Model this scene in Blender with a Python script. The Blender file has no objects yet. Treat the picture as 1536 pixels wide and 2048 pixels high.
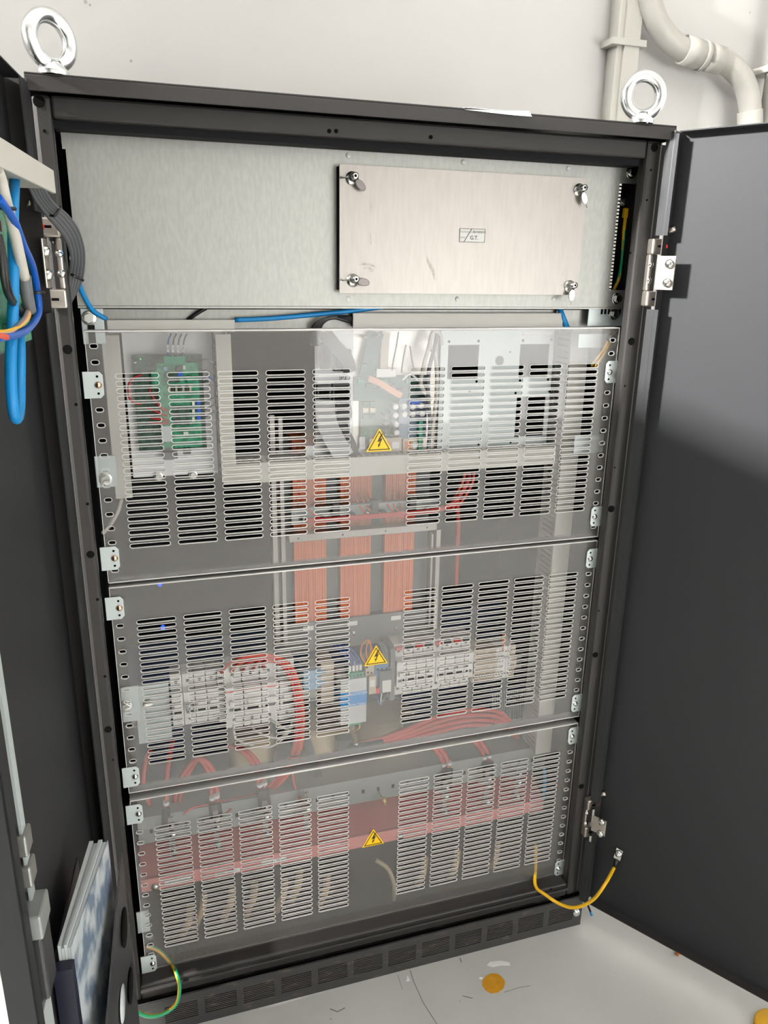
import bpy, math, random
from mathutils import Vector, Matrix
random.seed(7)
scene = bpy.context.scene
COL = scene.collection

# ------------------------------------------------------------------ camera, light, exposure
CAM = Vector((0.0890, -0.9956, 1.1733))
RX = Vector((0.9543, -0.2984, 0.0167)).normalized()          # camera right
RZ = Vector((0.2894, 0.9090, -0.3000)).normalized()          # camera forward
RY = RZ.cross(RX).normalized()                               # camera down
RX = RY.cross(RZ).normalized()
FPX = 1542.6                                                 # focal length for a 1536 x 2048 frame
cd = bpy.data.cameras.new('camera'); cam = bpy.data.objects.new('camera', cd); COL.objects.link(cam)
cd.sensor_fit = 'VERTICAL'; cd.sensor_height = 36.0; cd.lens = FPX / 2048 * 36.0
cd.clip_start = 0.02; cd.clip_end = 60
m = Matrix.Identity(4)
for i in range(3):
    m[i][0] = RX[i]; m[i][1] = -RY[i]; m[i][2] = -RZ[i]; m[i][3] = CAM[i]
cam.matrix_world = m
scene.camera = cam

world = bpy.data.worlds.new('world'); scene.world = world; world.use_nodes = True
world.node_tree.nodes['Background'].inputs[0].default_value = (0.80, 0.88, 1.0, 1)
world.node_tree.nodes['Background'].inputs[1].default_value = 0.5
FILL_LEFT, WINDOW_FRONT, CEIL_LAMP = 0.5, 8.0, 4.6            # unseen left window kept for fill, doorway daylight, ceiling tubes
WINDOW_HIGH = 4700.0                                          # sunlit high window in the left wall
def area_light(name, loc, rot, sx, sy, radiance, col):
    ld = bpy.data.lights.new(name, 'AREA'); ld.shape = 'RECTANGLE'; ld.size = sx; ld.size_y = sy
    ld.energy = radiance * math.pi * sx * sy; ld.color = col
    lo = bpy.data.objects.new(name, ld); COL.objects.link(lo); lo.location = loc; lo.rotation_euler = rot
    return lo
# daylight standing in the hall's openings: unseen long window kept as fill light, high sunlit window on the left, wide doorway in front
area_light('left_fill_light', (-2.80, -1.90, 1.38), (0, -math.pi / 2, 0), 1.84, 2.60, FILL_LEFT, (0.93, 0.97, 1.0))
area_light('high_window_sunlight', (-2.80, -0.22, 2.60), (0, -math.pi / 2, 0), 0.28, 0.32, WINDOW_HIGH, (1.0, 0.985, 0.96))
area_light('doorway_daylight', (2.575, -4.70, 0.75), (math.pi / 2, 0, 0), 2.45, 1.50, WINDOW_FRONT, (1.0, 0.975, 0.94))
vs = scene.view_settings
vs.view_transform = 'Standard'; vs.look = 'None'; vs.gamma = 1.0; vs.exposure = -0.20
vs.use_curve_mapping = False

cy = scene.cycles
cy.max_bounces = 4; cy.diffuse_bounces = 2; cy.glossy_bounces = 2; cy.transmission_bounces = 1; cy.transparent_max_bounces = 12
cy.use_light_tree = False
cy.caustics_reflective = False; cy.caustics_refractive = False

def hit(u, v, P, n):
    """the point of the plane (P, n) that stands at a place of the 1536 x 2048 frame"""
    d = RX * ((u - 768) / FPX) + RY * ((v - 1024) / FPX) + RZ
    return CAM + d * ((Vector(P) - CAM).dot(Vector(n)) / d.dot(Vector(n)))
def at(u, v, Y): return hit(u, v, (0, Y, 0), (0, 1, 0))
def onfloor(u, v, Z=0.0): return hit(u, v, (0, 0, Z), (0, 0, 1))
def rect(u0, v0, u1, v1, Y):
    a = at(u0, v0, Y); b = at(u1, v1, Y)
    return a.x, b.x, b.z, a.z                                 # x0 x1 z0 z1

# ------------------------------------------------------------------ materials
MATS = {}
def mat(name, col, rough=0.5, metal=0.0, spec=0.5, noise=0.0, nscale=20.0, stretch=(1, 1, 1), bump=0.0, bscale=300.0,
        col2=None, emit=None, alpha=None, coat=0.0, ramp=(0.35, 0.65)):
    if name in MATS: return MATS[name]
    mt = bpy.data.materials.new(name); mt.use_nodes = True
    nt = mt.node_tree; b = nt.nodes['Principled BSDF']
    b.inputs['Base Color'].default_value = (*col, 1)
    b.inputs['Roughness'].default_value = rough; b.inputs['Metallic'].default_value = metal
    b.inputs['Specular IOR Level'].default_value = spec; b.inputs['Coat Weight'].default_value = coat
    if emit:
        mt.cycles.emission_sampling = 'NONE'
        b.inputs['Emission Color'].default_value = (*emit[0], 1); b.inputs['Emission Strength'].default_value = emit[1]
    if alpha is not None: b.inputs['Alpha'].default_value = alpha
    if noise or col2 or bump:
        tc = nt.nodes.new('ShaderNodeTexCoord'); mp = nt.nodes.new('ShaderNodeMapping')
        mp.inputs['Scale'].default_value = stretch
        geo = nt.nodes.new('ShaderNodeNewGeometry')
        nt.links.new(geo.outputs['Position'], mp.inputs['Vector'])
    if noise or col2:
        nz = nt.nodes.new('ShaderNodeTexNoise'); nz.inputs['Scale'].default_value = nscale; nz.inputs['Detail'].default_value = 5
        nt.links.new(mp.outputs[0], nz.inputs['Vector'])
        cr = nt.nodes.new('ShaderNodeValToRGB')
        c2 = col2 if col2 else tuple(max(0, c * (1 - noise)) for c in col)
        c1 = col if col2 else tuple(min(1, c * (1 + noise)) for c in col)
        cr.color_ramp.elements[0].position = ramp[0]; cr.color_ramp.elements[1].position = ramp[1]
        cr.color_ramp.elements[0].color = (*c1, 1); cr.color_ramp.elements[1].color = (*c2, 1)
        nt.links.new(nz.outputs[0], cr.inputs[0]); nt.links.new(cr.outputs[0], b.inputs['Base Color'])
    if bump:
        nb = nt.nodes.new('ShaderNodeTexNoise'); nb.inputs['Scale'].default_value = bscale; nb.inputs['Detail'].default_value = 3
        nt.links.new(mp.outputs[0], nb.inputs['Vector'])
        bp = nt.nodes.new('ShaderNodeBump'); bp.inputs['Strength'].default_value = bump; bp.inputs['Distance'].default_value = 0.002
        nt.links.new(nb.outputs[0], bp.inputs['Height']); nt.links.new(bp.outputs[0], b.inputs['Normal'])
    MATS[name] = mt
    return mt

def acrylic_mat():
    mt = bpy.data.materials.new('clear_acrylic'); mt.use_nodes = True; nt = mt.node_tree
    for n in list(nt.nodes): nt.nodes.remove(n)
    out = nt.nodes.new('ShaderNodeOutputMaterial')
    tr = nt.nodes.new('ShaderNodeBsdfTransparent'); tr.inputs[0].default_value = (0.95, 0.955, 0.96, 1)
    gl = nt.nodes.new('ShaderNodeBsdfGlossy'); gl.inputs['Roughness'].default_value = 0.03
    df = nt.nodes.new('ShaderNodeBsdfDiffuse'); df.inputs[0].default_value = (0.80, 0.77, 0.73, 1)
    m1 = nt.nodes.new('ShaderNodeMixShader'); m2 = nt.nodes.new('ShaderNodeMixShader')
    m1.inputs[0].default_value = 0.088                       # fine dust on the sheet
    nt.links.new(tr.outputs[0], m1.inputs[1]); nt.links.new(df.outputs[0], m1.inputs[2])
    lw = nt.nodes.new('ShaderNodeLayerWeight'); lw.inputs['Blend'].default_value = 0.5
    cv = nt.nodes.new('ShaderNodeMath'); cv.operation = 'POWER'; cv.inputs[1].default_value = 4.0
    nt.links.new(lw.outputs['Facing'], cv.inputs[0])
    ad = nt.nodes.new('ShaderNodeMath'); ad.operation = 'MULTIPLY_ADD'; ad.inputs[1].default_value = 0.8; ad.inputs[2].default_value = 0.030
    nt.links.new(cv.outputs[0], ad.inputs[0])
    nt.links.new(ad.outputs[0], m2.inputs[0]); nt.links.new(m1.outputs[0], m2.inputs[1]); nt.links.new(gl.outputs[0], m2.inputs[2])
    nt.links.new(m2.outputs[0], out.inputs[0])
    return mt

M_BLACK = mat('dark_grey_paint', (0.030, 0.028, 0.027), 0.42, spec=0.32, bump=0.05, bscale=900)
M_DOOR = mat('dark_door_paint', (0.030, 0.031, 0.033), 0.50, spec=0.12, bump=0.05, bscale=1200)
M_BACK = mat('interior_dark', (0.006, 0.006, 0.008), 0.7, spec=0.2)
M_HOLE = mat('hole_black', (0.003, 0.003, 0.003), 0.9, spec=0.1)
M_GALV = mat('galvanised_steel', (0.345, 0.35, 0.33), 0.46, metal=0.8, noise=0.05, nscale=160, stretch=(1.6, 1, 0.5))
M_ALU = mat('brushed_aluminium', (0.30, 0.28, 0.262), 0.38, metal=0.8, noise=0.035, nscale=120, stretch=(2, 1, 0.25))
M_ZINC = mat('zinc_bright', (0.78, 0.80, 0.80), 0.16, metal=1.0, noise=0.06, nscale=40)
M_CLIP = mat('zinc_matt', (0.60, 0.66, 0.66), 0.45, metal=0.4)
M_NICKEL = mat('cast_nickel', (0.52, 0.47, 0.42), 0.34, metal=0.9)
M_STEEL = mat('steel_bolt', (0.62, 0.62, 0.60), 0.22, metal=1.0)
M_COPSCREW = mat('copper_screw', (0.80, 0.55, 0.42), 0.22, metal=1.0)
M_ACRYL = acrylic_mat()
M_EDGE = mat('frosted_cut_edge', (0.70, 0.69, 0.67), 0.5)
M_DUCT = mat('grey_pvc', (0.56, 0.55, 0.51), 0.45, noise=0.03, nscale=8)
M_DUCTC = mat('cream_pvc', (0.64, 0.62, 0.56), 0.45, noise=0.03, nscale=8)
M_DUCTIN = mat('duct_shadow', (0.05, 0.05, 0.05), 0.8)
M_WHITEP = mat('white_plate', (0.92, 0.92, 0.92), 0.4)
M_PCBD = mat('pcb_dark', (0.012, 0.045, 0.030), 0.35, col2=(0.03, 0.10, 0.06), nscale=180, ramp=(0.45, 0.55))
M_PCBG = mat('pcb_green', (0.01, 0.20, 0.09), 0.32, col2=(0.03, 0.34, 0.18), nscale=140, ramp=(0.45, 0.55))
M_PCBT = mat('pcb_teal', (0.008, 0.06, 0.055), 0.45, col2=(0.04, 0.13, 0.10), nscale=160, ramp=(0.45, 0.55))
M_TERM = mat('green_terminal', (0.01, 0.30, 0.16), 0.4)
M_BLUEP = mat('blue_plastic', (0.02, 0.12, 0.62), 0.35)
M_LBLUE = mat('light_blue_plastic', (0.25, 0.42, 0.58), 0.4)
M_CABLEB = mat('blue_cable', (0.005, 0.25, 0.62), 0.38)
M_CABLEN = mat('royal_blue_cable', (0.004, 0.10, 0.52), 0.35)
M_CABLEG = mat('grey_cable', (0.16, 0.17, 0.18), 0.45)
M_CABLEK = mat('black_cable', (0.010, 0.010, 0.011), 0.4)
M_CABLEW = mat('white_cable', (0.66, 0.62, 0.56), 0.45)
M_RED = mat('red_cable', (0.55, 0.035, 0.025), 0.4)
M_REDO = mat('orange_red_cable', (0.75, 0.09, 0.04), 0.4)
M_ORANGE = mat('orange_wire', (0.85, 0.22, 0.02), 0.4)
M_YELLOW = mat('earth_yellow', (0.90, 0.50, 0.01), 0.4)
M_GREEN = mat('earth_green', (0.01, 0.33, 0.13), 0.4)
M_SIGN = mat('warning_yellow', (0.92, 0.58, 0.00), 0.4)
M_SIGNK = mat('warning_black', (0.02, 0.012, 0.004), 0.5)
M_WHITE = mat('white_plastic', (0.86, 0.85, 0.81), 0.4)
M_BEIGE = mat('beige_plastic', (0.62, 0.52, 0.40), 0.45)
M_PAPER = mat('paper_white', (0.93, 0.93, 0.91), 0.6)
M_PAPERB = mat('paper_edge', (0.62, 0.66, 0.67), 0.7)
M_INK = mat('ink_grey', (0.09, 0.09, 0.09), 0.6)
M_DARKP = mat('dark_plastic', (0.03, 0.03, 0.034), 0.4)
M_REDP = mat('red_clip', (0.85, 0.02, 0.01), 0.35)
M_BLUEL = mat('label_blue', (0.01, 0.30, 0.75), 0.4)
M_COIL = mat('copper_coil', (0.80, 0.20, 0.06), 0.42, col2=(0.72, 0.13, 0.035), nscale=5, stretch=(60, 1, 0.5))
M_CORE = mat('core_steel', (0.09, 0.09, 0.092), 0.5, metal=0.3)
M_INSUL = mat('insulation_paper', (0.58, 0.45, 0.30), 0.6, noise=0.1, nscale=12)
M_PINK = mat('red_guard', (0.52, 0.12, 0.11), 0.35)
M_CHAN = mat('channel_grey', (0.30, 0.32, 0.31), 0.4, metal=0.3)
M_NAVY = mat('navy_plate', (0.018, 0.034, 0.10), 0.5, spec=0.3)
M_PIPE = mat('pvc_pipe', (0.44, 0.43, 0.39), 0.42, noise=0.08, nscale=14)
M_STRIP = mat('wall_trunking', (0.54, 0.53, 0.48), 0.5, noise=0.08, nscale=9, stretch=(1, 1, 0.3))

# ------------------------------------------------------------------ mesh helpers
class MB:
    def __init__(s): s.v = []; s.f = []; s.sm = []; s.mi = []
    def add(s, vs_, fs, smooth=False, mi=0):
        b = len(s.v); s.v += [Vector(p) for p in vs_]
        for f in fs: s.f.append([b + i for i in f]); s.sm.append(smooth); s.mi.append(mi)
        return s
    def box(s, x0, x1, y0, y1, z0, z1, mi=0):
        if x0 > x1: x0, x1 = x1, x0
        if y0 > y1: y0, y1 = y1, y0
        if z0 > z1: z0, z1 = z1, z0
        return s.add([(x0, y0, z0), (x1, y0, z0), (x1, y1, z0), (x0, y1, z0), (x0, y0, z1), (x1, y0, z1), (x1, y1, z1), (x0, y1, z1)],
              [(0, 3, 2, 1), (4, 5, 6, 7), (0, 1, 5, 4), (1, 2, 6, 5), (2, 3, 7, 6), (3, 0, 4, 7)], mi=mi)
    def obox(s, o, a, b, c, mi=0):
        o, a, b, c = Vector(o), Vector(a), Vector(b), Vector(c)
        if a.cross(b).dot(c) < 0: a, b = b, a
        return s.add([o, o + a, o + a + b, o + b, o + c, o + a + c, o + a + b + c, o + b + c],
              [(0, 3, 2, 1), (4, 5, 6, 7), (0, 1, 5, 4), (1, 2, 6, 5), (2, 3, 7, 6), (3, 0, 4, 7)], mi=mi)
    def prism(s, pts, ext, mi=0):
        pts = [Vector(p) for p in pts]; ext = Vector(ext); n = len(pts)
        nn = Vector((0, 0, 0))
        for i in range(n): nn += pts[i].cross(pts[(i + 1) % n])
        if nn.dot(ext) > 0: pts = pts[::-1]
        vv = pts + [p + ext for p in pts]
        fs = [tuple(range(n)), tuple(range(2 * n - 1, n - 1, -1))]
        for i in range(n):
            j = (i + 1) % n; fs.append((j, i, n + i, n + j))
        return s.add(vv, fs, mi=mi)
    def tube(s, path, r, n=8, caps=True, mi=0, twist=None):
        path = [Vector(p) for p in path]
        rr = r if isinstance(r, (list, tuple)) else [r] * len(path)
        b = len(s.v); prev = None
        for i, p in enumerate(path):
            t = (path[min(i + 1, len(path) - 1)] - path[max(i - 1, 0)])
            if t.length < 1e-9: t = Vector((0, 0, 1))
            t.normalize()
            if prev is None:
                up = Vector((0, 0, 1)) if abs(t.z) < 0.9 else Vector((1, 0, 0))
                prev = (up - t * up.dot(t)).normalized()
            else:
                prev = prev - t * prev.dot(t)
                prev = prev.normalized() if prev.length > 1e-6 else Vector((1, 0, 0))
            w = t.cross(prev)
            for k in range(n):
                a = 2 * math.pi * k / n
                s.v.append(p + (prev * math.cos(a) + w * math.sin(a)) * rr[i])
        for i in range(len(path) - 1):
            for k in range(n):
                k2 = (k + 1) % n
                s.f.append([b + i * n + k, b + i * n + k2, b + (i + 1) * n + k2, b + (i + 1) * n + k]); s.sm.append(True)
                s.mi.append(mi if twist is None else (1 if ((k + 4 - int(i * twist)) % n) < n * 0.46 else 0))
        if caps:
            s.f.append([b + k for k in range(n - 1, -1, -1)]); s.sm.append(False); s.mi.append(mi)
            e = b + (len(path) - 1) * n
            s.f.append([e + k for k in range(n)]); s.sm.append(False); s.mi.append(mi)
        return s
    def cyl(s, p0, p1, r, n=16, r1=None, mi=0):
        return s.tube([p0, p1], [r, r if r1 is None else r1], n, mi=mi)
    def lathe(s, p, axis, prof, n=20, mi=0):
        """prof: (distance along axis, radius)"""
        ax = Vector(axis).normalized(); p = Vector(p)
        up = Vector((0, 0, 1)) if abs(ax.z) < 0.9 else Vector((1, 0, 0))
        a1 = (up - ax * up.dot(ax)).normalized(); a2 = ax.cross(a1); b = len(s.v)
        for d, r in prof:
            for k in range(n):
                a = 2 * math.pi * k / n; s.v.append(p + ax * d + (a1 * math.cos(a) + a2 * math.sin(a)) * max(r, 1e-5))
        for i in range(len(prof) - 1):
            for k in range(n):
                k2 = (k + 1) % n; s.f.append([b + i * n + k, b + i * n + k2, b + (i + 1) * n + k2, b + (i + 1) * n + k]); s.sm.append(True); s.mi.append(mi)
        return s
    def torus(s, c, ex, ez, R, r, n=40, k=14, mi=0):
        c, ex, ez = Vector(c), Vector(ex).normalized(), Vector(ez).normalized(); nn = ex.cross(ez); b = len(s.v)
        for i in range(n):
            a = 2 * math.pi * i / n; d = ex * math.cos(a) + ez * math.sin(a)
            for j in range(k):
                q = 2 * math.pi * j / k; s.v.append(c + d * (R + r * math.cos(q)) + nn * r * math.sin(q))
        for i in range(n):
            for j in range(k):
                i2, j2 = (i + 1) % n, (j + 1) % k
                s.f.append([b + i * k + j, b + i2 * k + j, b + i2 * k + j2, b + i * k + j2]); s.sm.append(True); s.mi.append(mi)
        return s

ORIGIN = {}
def build(name, mb, material, parent=None, bevel=0.0, kind=None, origin=None):
    me = bpy.data.meshes.new(name)
    lo = Vector((min(p.x for p in mb.v), min(p.y for p in mb.v), min(p.z for p in mb.v)))
    hi = Vector((max(p.x for p in mb.v), max(p.y for p in mb.v), max(p.z for p in mb.v)))
    o = origin if origin is not None else Vector(((lo.x + hi.x) / 2, (lo.y + hi.y) / 2, lo.z))
    me.from_pydata([p - o for p in mb.v], [], mb.f); me.validate()
    ms = material if isinstance(material, (list, tuple)) else [material]
    for q in ms: me.materials.append(q)
    if len(me.polygons) == len(mb.f):
        for i, p in enumerate(me.polygons): p.use_smooth = mb.sm[i]; p.material_index = mb.mi[i]
    me.update()
    ob = bpy.data.objects.new(name, me); COL.objects.link(ob)
    if parent is not None: ob.parent = parent; ob.location = o - ORIGIN[parent.name]
    else: ob.location = o
    ORIGIN[ob.name] = o
    if bevel:
        bv = ob.modifiers.new('bevel', 'BEVEL'); bv.width = bevel; bv.segments = 2; bv.limit_method = 'ANGLE'; bv.angle_limit = 0.6
    if kind: ob['kind'] = kind
    return ob
def thing(name, label, cat, loc=(0, 0, 0), group=None):
    o = bpy.data.objects.new(name, None); COL.objects.link(o); o.location = loc; o.empty_display_size = 0.05
    o['label'] = label; o['category'] = cat
    if group: o['group'] = group
    ORIGIN[o.name] = Vector(loc)
    return o
def tag(o, label, cat, group=None):
    o['label'] = label; o['category'] = cat
    if group: o['group'] = group
    return o
def struct(name, mb, material, label=None, parent=None, bevel=0):
    o = build(name, mb, material, parent, bevel)
    if parent is None: o['kind'] = 'structure'
    if label: o['label'] = label
    return o
def smooth_path(pts, n=8):
    pts = [Vector(p) for p in pts]; out = []
    P = [pts[0] * 2 - pts[1]] + pts + [pts[-1] * 2 - pts[-2]]
    for i in range(1, len(P) - 2):
        for k in range(n):
            t = k / n; a, b, c, d = P[i - 1], P[i], P[i + 1], P[i + 2]
            out.append(0.5 * ((2 * b) + (c - a) * t + (2 * a - 5 * b + 4 * c - d) * t * t + (3 * b - a - 3 * c + d) * t ** 3))
    out.append(pts[-1]); return out
def text(name, body, loc, size, material, parent, xdir=(1, 0, 0), ydir=(0, 0, 1), bold=0.0):
    cu = bpy.data.curves.new(name, 'FONT'); cu.body = body; cu.size = size; cu.align_x = 'CENTER'; cu.align_y = 'CENTER'; cu.extrude = 0.00005
    cu.offset = bold
    cu.materials.append(material)
    tmp = bpy.data.objects.new(name, cu); COL.objects.link(tmp)
    me = bpy.data.meshes.new_from_object(tmp.evaluated_get(bpy.context.evaluated_depsgraph_get()))
    bpy.data.objects.remove(tmp); me.name = name
    ob = bpy.data.objects.new(name, me); COL.objects.link(ob)
    X = Vector(xdir).normalized(); Yv = Vector(ydir).normalized(); Z = X.cross(Yv)
    ob.rotation_euler = Matrix((X, Yv, Z)).transposed().to_euler()
    o = Vector(loc); ob.parent = parent; ob.location = o - ORIGIN[parent.name]; ORIGIN[ob.name] = o
    return ob

# ================================================================== the hall
WY = 0.50                                   # rear wall
HX0, HX1, HY0, HZ = -2.7, 4.2, -4.6, 3.4
M_WALL = mat('cream_wall', (0.70, 0.69, 0.668), 0.75, noise=0.025, nscale=2.5, bump=0.05, bscale=60)
def floor_mat():
    mt = bpy.data.materials.new('painted_floor'); mt.use_nodes = True; nt = mt.node_tree; b = nt.nodes['Principled BSDF']
    b.inputs['Roughness'].default_value = 0.42
    geo = nt.nodes.new('ShaderNodeNewGeometry')
    n1 = nt.nodes.new('ShaderNodeTexNoise'); n1.inputs['Scale'].default_value = 4; n1.inputs['Detail'].default_value = 6
    n2 = nt.nodes.new('ShaderNodeTexNoise'); n2.inputs['Scale'].default_value = 70; n2.inputs['Detail'].default_value = 2
    for n in (n1, n2): nt.links.new(geo.outputs['Position'], n.inputs['Vector'])
    c1 = nt.nodes.new('ShaderNodeValToRGB'); c1.color_ramp.elements[0].color = (0.56, 0.56, 0.53, 1); c1.color_ramp.elements[1].color = (0.64, 0.64, 0.61, 1)
    c1.color_ramp.elements[0].position = 0.3; c1.color_ramp.elements[1].position = 0.7
    c2 = nt.nodes.new('ShaderNodeValToRGB'); c2.color_ramp.elements[0].position = 0.74; c2.color_ramp.elements[1].position = 0.78
    c2.color_ramp.elements[0].color = (1, 1, 1, 1); c2.color_ramp.elements[1].color = (0.35, 0.35, 0.37, 1)
    mx = nt.nodes.new('ShaderNodeMix'); mx.data_type = 'RGBA'; mx.blend_type = 'MULTIPLY'; mx.inputs[0].default_value = 1
    nt.links.new(n1.outputs[0], c1.inputs[0]); nt.links.new(n2.outputs[0], c2.inputs[0])
    nt.links.new(c1.outputs[0], mx.inputs[6]); nt.links.new(c2.outputs[0], mx.inputs[7]); nt.links.new(mx.outputs[2], b.inputs['Base Color'])
    return mt
M_FLOOR = floor_mat()
struct('floor', MB().box(HX0 - .2, HX1 + .2, HY0 - .2, WY + .2, -0.1, 0.0), M_FLOOR, 'light grey painted concrete floor with small scuffs')
struct('wall_back', MB().box(HX0 - .2, HX1 + .2, WY, WY + .15, 0, HZ), M_WALL, 'cream plastered wall behind the cabinet')
struct('ceiling', MB().box(HX0 - .2, HX1 + .2, HY0 - .2, WY + .15, HZ, HZ + .1), M_WALL)
struct('wall_right', MB().box(HX1, HX1 + .15, HY0, WY, 0, HZ), M_WALL)
# left wall with the added long fill window, front wall with its wide doorway
M_PANE = mat('window_pane', (0.8, 0.85, 0.9), 0.1)
W1 = dict(y0=-3.2, y1=-0.6, z0=0.46, z1=2.3)
xa_, xb_ = HX0 - .15, HX0
struct('wall_left', MB().box(xa_, xb_, HY0, W1['y0'], 0, HZ).box(xa_, xb_, W1['y0'], W1['y1'], 0, W1['z0']).box(xa_, xb_, W1['y0'], W1['y1'], W1['z1'], HZ)
       .box(xa_, xb_, W1['y1'], WY, 0, 2.46).box(xa_, xb_, W1['y1'], WY, 2.74, HZ).box(xa_, xb_, -.06, WY, 2.46, 2.74).box(xa_, xb_, W1['y1'], -.38, 2.46, 2.74), M_WALL)
struct('beam_blocker', MB().box(-1.5, -0.95, 0.05, WY, 0, HZ), M_WALL)  # unseen block added to keep the high window's beam off the back wall
w1 = struct('fill_window', MB().box(HX0 - .14, HX0 - .12, W1['y0'], W1['y1'], W1['z0'], W1['z1']), M_PANE)
fr = MB()
for y in (-3.2, -2.34, -1.48, -0.63): fr.box(HX0 - .12, HX0 - .06, y, y + .03, W1['z0'], W1['z1'])
for z in (W1['z0'], W1['z1'] - .04): fr.box(HX0 - .12, HX0 - .06, W1['y0'], W1['y1'], z, z + .04)
struct('fill_window_frame', fr, M_WHITEP, parent=w1)
W3 = dict(y0=-0.38, y1=-0.06, z0=2.46, z1=2.74)
w3 = struct('window_3', MB().box(HX0 - .14, HX0 - .12, W3['y0'], W3['y1'], W3['z0'], W3['z1']), M_PANE)
D1 = dict(x0=1.35, x1=3.8, z0=0.0, z1=1.5)
struct('wall_front', MB().box(HX0, D1['x0'], HY0 - .15, HY0, 0, HZ).box(D1['x1'], HX1, HY0 - .15, HY0, 0, HZ).box(D1['x0'], D1['x1'], HY0 - .15, HY0, D1['z1'], HZ), M_WALL)
struct('window_2', MB().box(D1['x0'], D1['x1'], HY0 - .14, HY0 - .12, D1['z0'], D1['z1']), M_PANE)
for i, (x, y) in enumerate(((0.6, -1.9), (1.8, -1.9), (3.0, -1.9))):
    t = thing('ceiling_lamp', ['left', 'middle', 'right'][i] + ' ceiling lamp of the three in the hall', 'lamp', (x, y, HZ - .05), 'hall ceiling lamps')
    build('diffuser', MB().box(x - .1, x + .1, y - .75, y + .75, HZ - .045, HZ - .03), M_WHITEP, t)
    area_light('lamp_light', (x, y, HZ - .047), (0, 0, 0), .2, 1.5, CEIL_LAMP, (1, 0.97, 0.92))
    build('housing', MB().box(x - .12, x + .12, y - .78, y + .78, HZ - .03, HZ), M_WHITEP, t)

# trunking and drain pipes on the wall
t = thing('wall_trunking', 'pale vertical rectangular trunking fixed to the wall behind the right eye bolt', 'trunking', (1.02, WY, 0.9))
x0, x1 = at(1201, 240, WY).x, at(1243, 240, WY).x
build('body', MB().box(x0, x1, WY - .035, WY, 0.6, 2.2), M_STRIP, t, bevel=.002)
build('cover_lip', MB().box(x0 + .013, x1 - .002, WY - .04, WY - .035, 0.6, 2.2), M_STRIP, t)
zb = at(1205, 92, WY).z
build('clamp', MB().box(x0 - .016, x1 + .012, WY - .043, WY - .0, zb - .006, zb + .006), M_STRIP, t, bevel=.001)
def pipe_path(px, Y): return smooth_path([at(u, v, Y) for u, v in px], 10)
PY = WY - .045
t = thing('drain_pipe', 'grey plastic drain pipe with two bends and a coupling on the wall', 'pipe', at(1480, 235, PY))
PP = [(1292, -60), (1300, 0), (1316, 48), (1348, 88), (1385, 107), (1425, 117), (1460, 131), (1488, 165), (1499, 205), (1501, 245), (1501, 330)]
build('pipe', MB().tube(pipe_path(PP, PY), 0.0215, 20), M_PIPE, t)
a, b, c, d = at(1366, 99, PY), at(1400, 110, PY), at(1408, 112, PY), at(1440, 121, PY)
build('socket', MB().tube([a, b], .0255, 20), M_PIPE, t); build('socket', MB().tube([c, d], .0250, 20), M_PIPE, t)
build('seal_ring', MB().tube([b, c], .0268, 20), M_PIPE, t)
a, b = at(1500, 222, PY), at(1500, 300, PY)
build('socket', MB().tube([a, b], .0245, 20), M_PIPE, t)
t = thing('wall_pipe', 'second straight grey pipe at the right edge of the wall', 'pipe', at(1534, 200, PY))
x = at(1541, 200, PY).x
build('pipe', MB().cyl((x, PY, 0.6), (x, PY, 2.2), .017, 16), M_PIPE, t)
z = at(1536, 138, PY).z
build('clamp', MB().box(x - .024, x + .024, PY - .02, WY, z - .006, z + .006), M_STRIP, t)
# marks on the wall
for i, (u, v, r) in enumerate(((262, 122, .0022), (171, 4, .003), (180, 10, .002), (1500, 25, .0015))):
    p = at(u, v, WY); tag(build('wall_mark', MB().cyl((p.x, WY - .0006, p.z), (p.x, WY, p.z), r, 8), mat('mark', (0.45, .44, .42), .8)),
        ['small grey mark on the cream wall right of the left eye bolt', 'larger grey mark on the wall at the top left', 'smaller grey mark at the top left below its neighbour', 'tiny grey mark on the wall inside the pipe bend'][i], 'mark')

# ================================================================== cabinet
CW, ZB, ZT = 0.800, 0.0667, 1.3476
IL, IR, IT, IBz = 0.0192, 0.7748, 1.3244, 0.0951
DEP = 0.42
cab = thing('electrical_cabinet', 'dark grey steel electrical cabinet standing open against the wall', 'cabinet', (0.4, 0, 0))
def post(x0, x1, inner):
    q = MB().box(x0, x1, 0, .02, ZB, ZT)
    build('post', q, M_BLACK, cab, bevel=.0045)
    if inner > 0: build('post_return', MB().box(x1 - .010, x1 - .002, .012, .045, ZB, ZT - .002), M_BLACK, cab, bevel=.002)
    xo = -.014 if inner > 0 else CW
    build('post_fold', MB().box(xo, xo + .014, .004, .020, ZB, ZT - .004), M_BLACK, cab, bevel=.001)
post(0.0, IL, 1); post(IR, CW, -1)
build('top_beam', MB().box(IL, IR, .001, .02, IT, ZT), M_BLACK, cab, bevel=.003)
build('top_beam_return', MB().box(IL, IR, .012, .04, IT - .008, IT), M_BACK, cab)
build('bottom_beam', MB().box(IL, IR, .001, .03, ZB, IBz), M_BLACK, cab, bevel=.003)
build('bottom_ledge', MB().box(IL, IR, -.004, .002, IBz - .012, IBz - .008), M_BLACK, cab, bevel=.001)
zl = at(712, 231, -.02).z
RT = 1.3640
build('roof', MB().box(-.003, .8035, -.02, DEP + .01, RT - .002, RT).box(-.003, .8035, -.02, -.018, zl, RT - .002)
      .box(-.003, -.001, -.018, DEP + .01, zl, RT - .002).box(.8015, .8035, -.018, DEP + .01, zl, RT - .002).box(-.003, .8035, DEP + .008, DEP + .01, zl, RT - .002), M_BLACK, cab, bevel=.0008)
build('side_panel', MB().box(-.001, .001, .02, DEP, ZB, ZT), M_BACK, cab)
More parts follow.
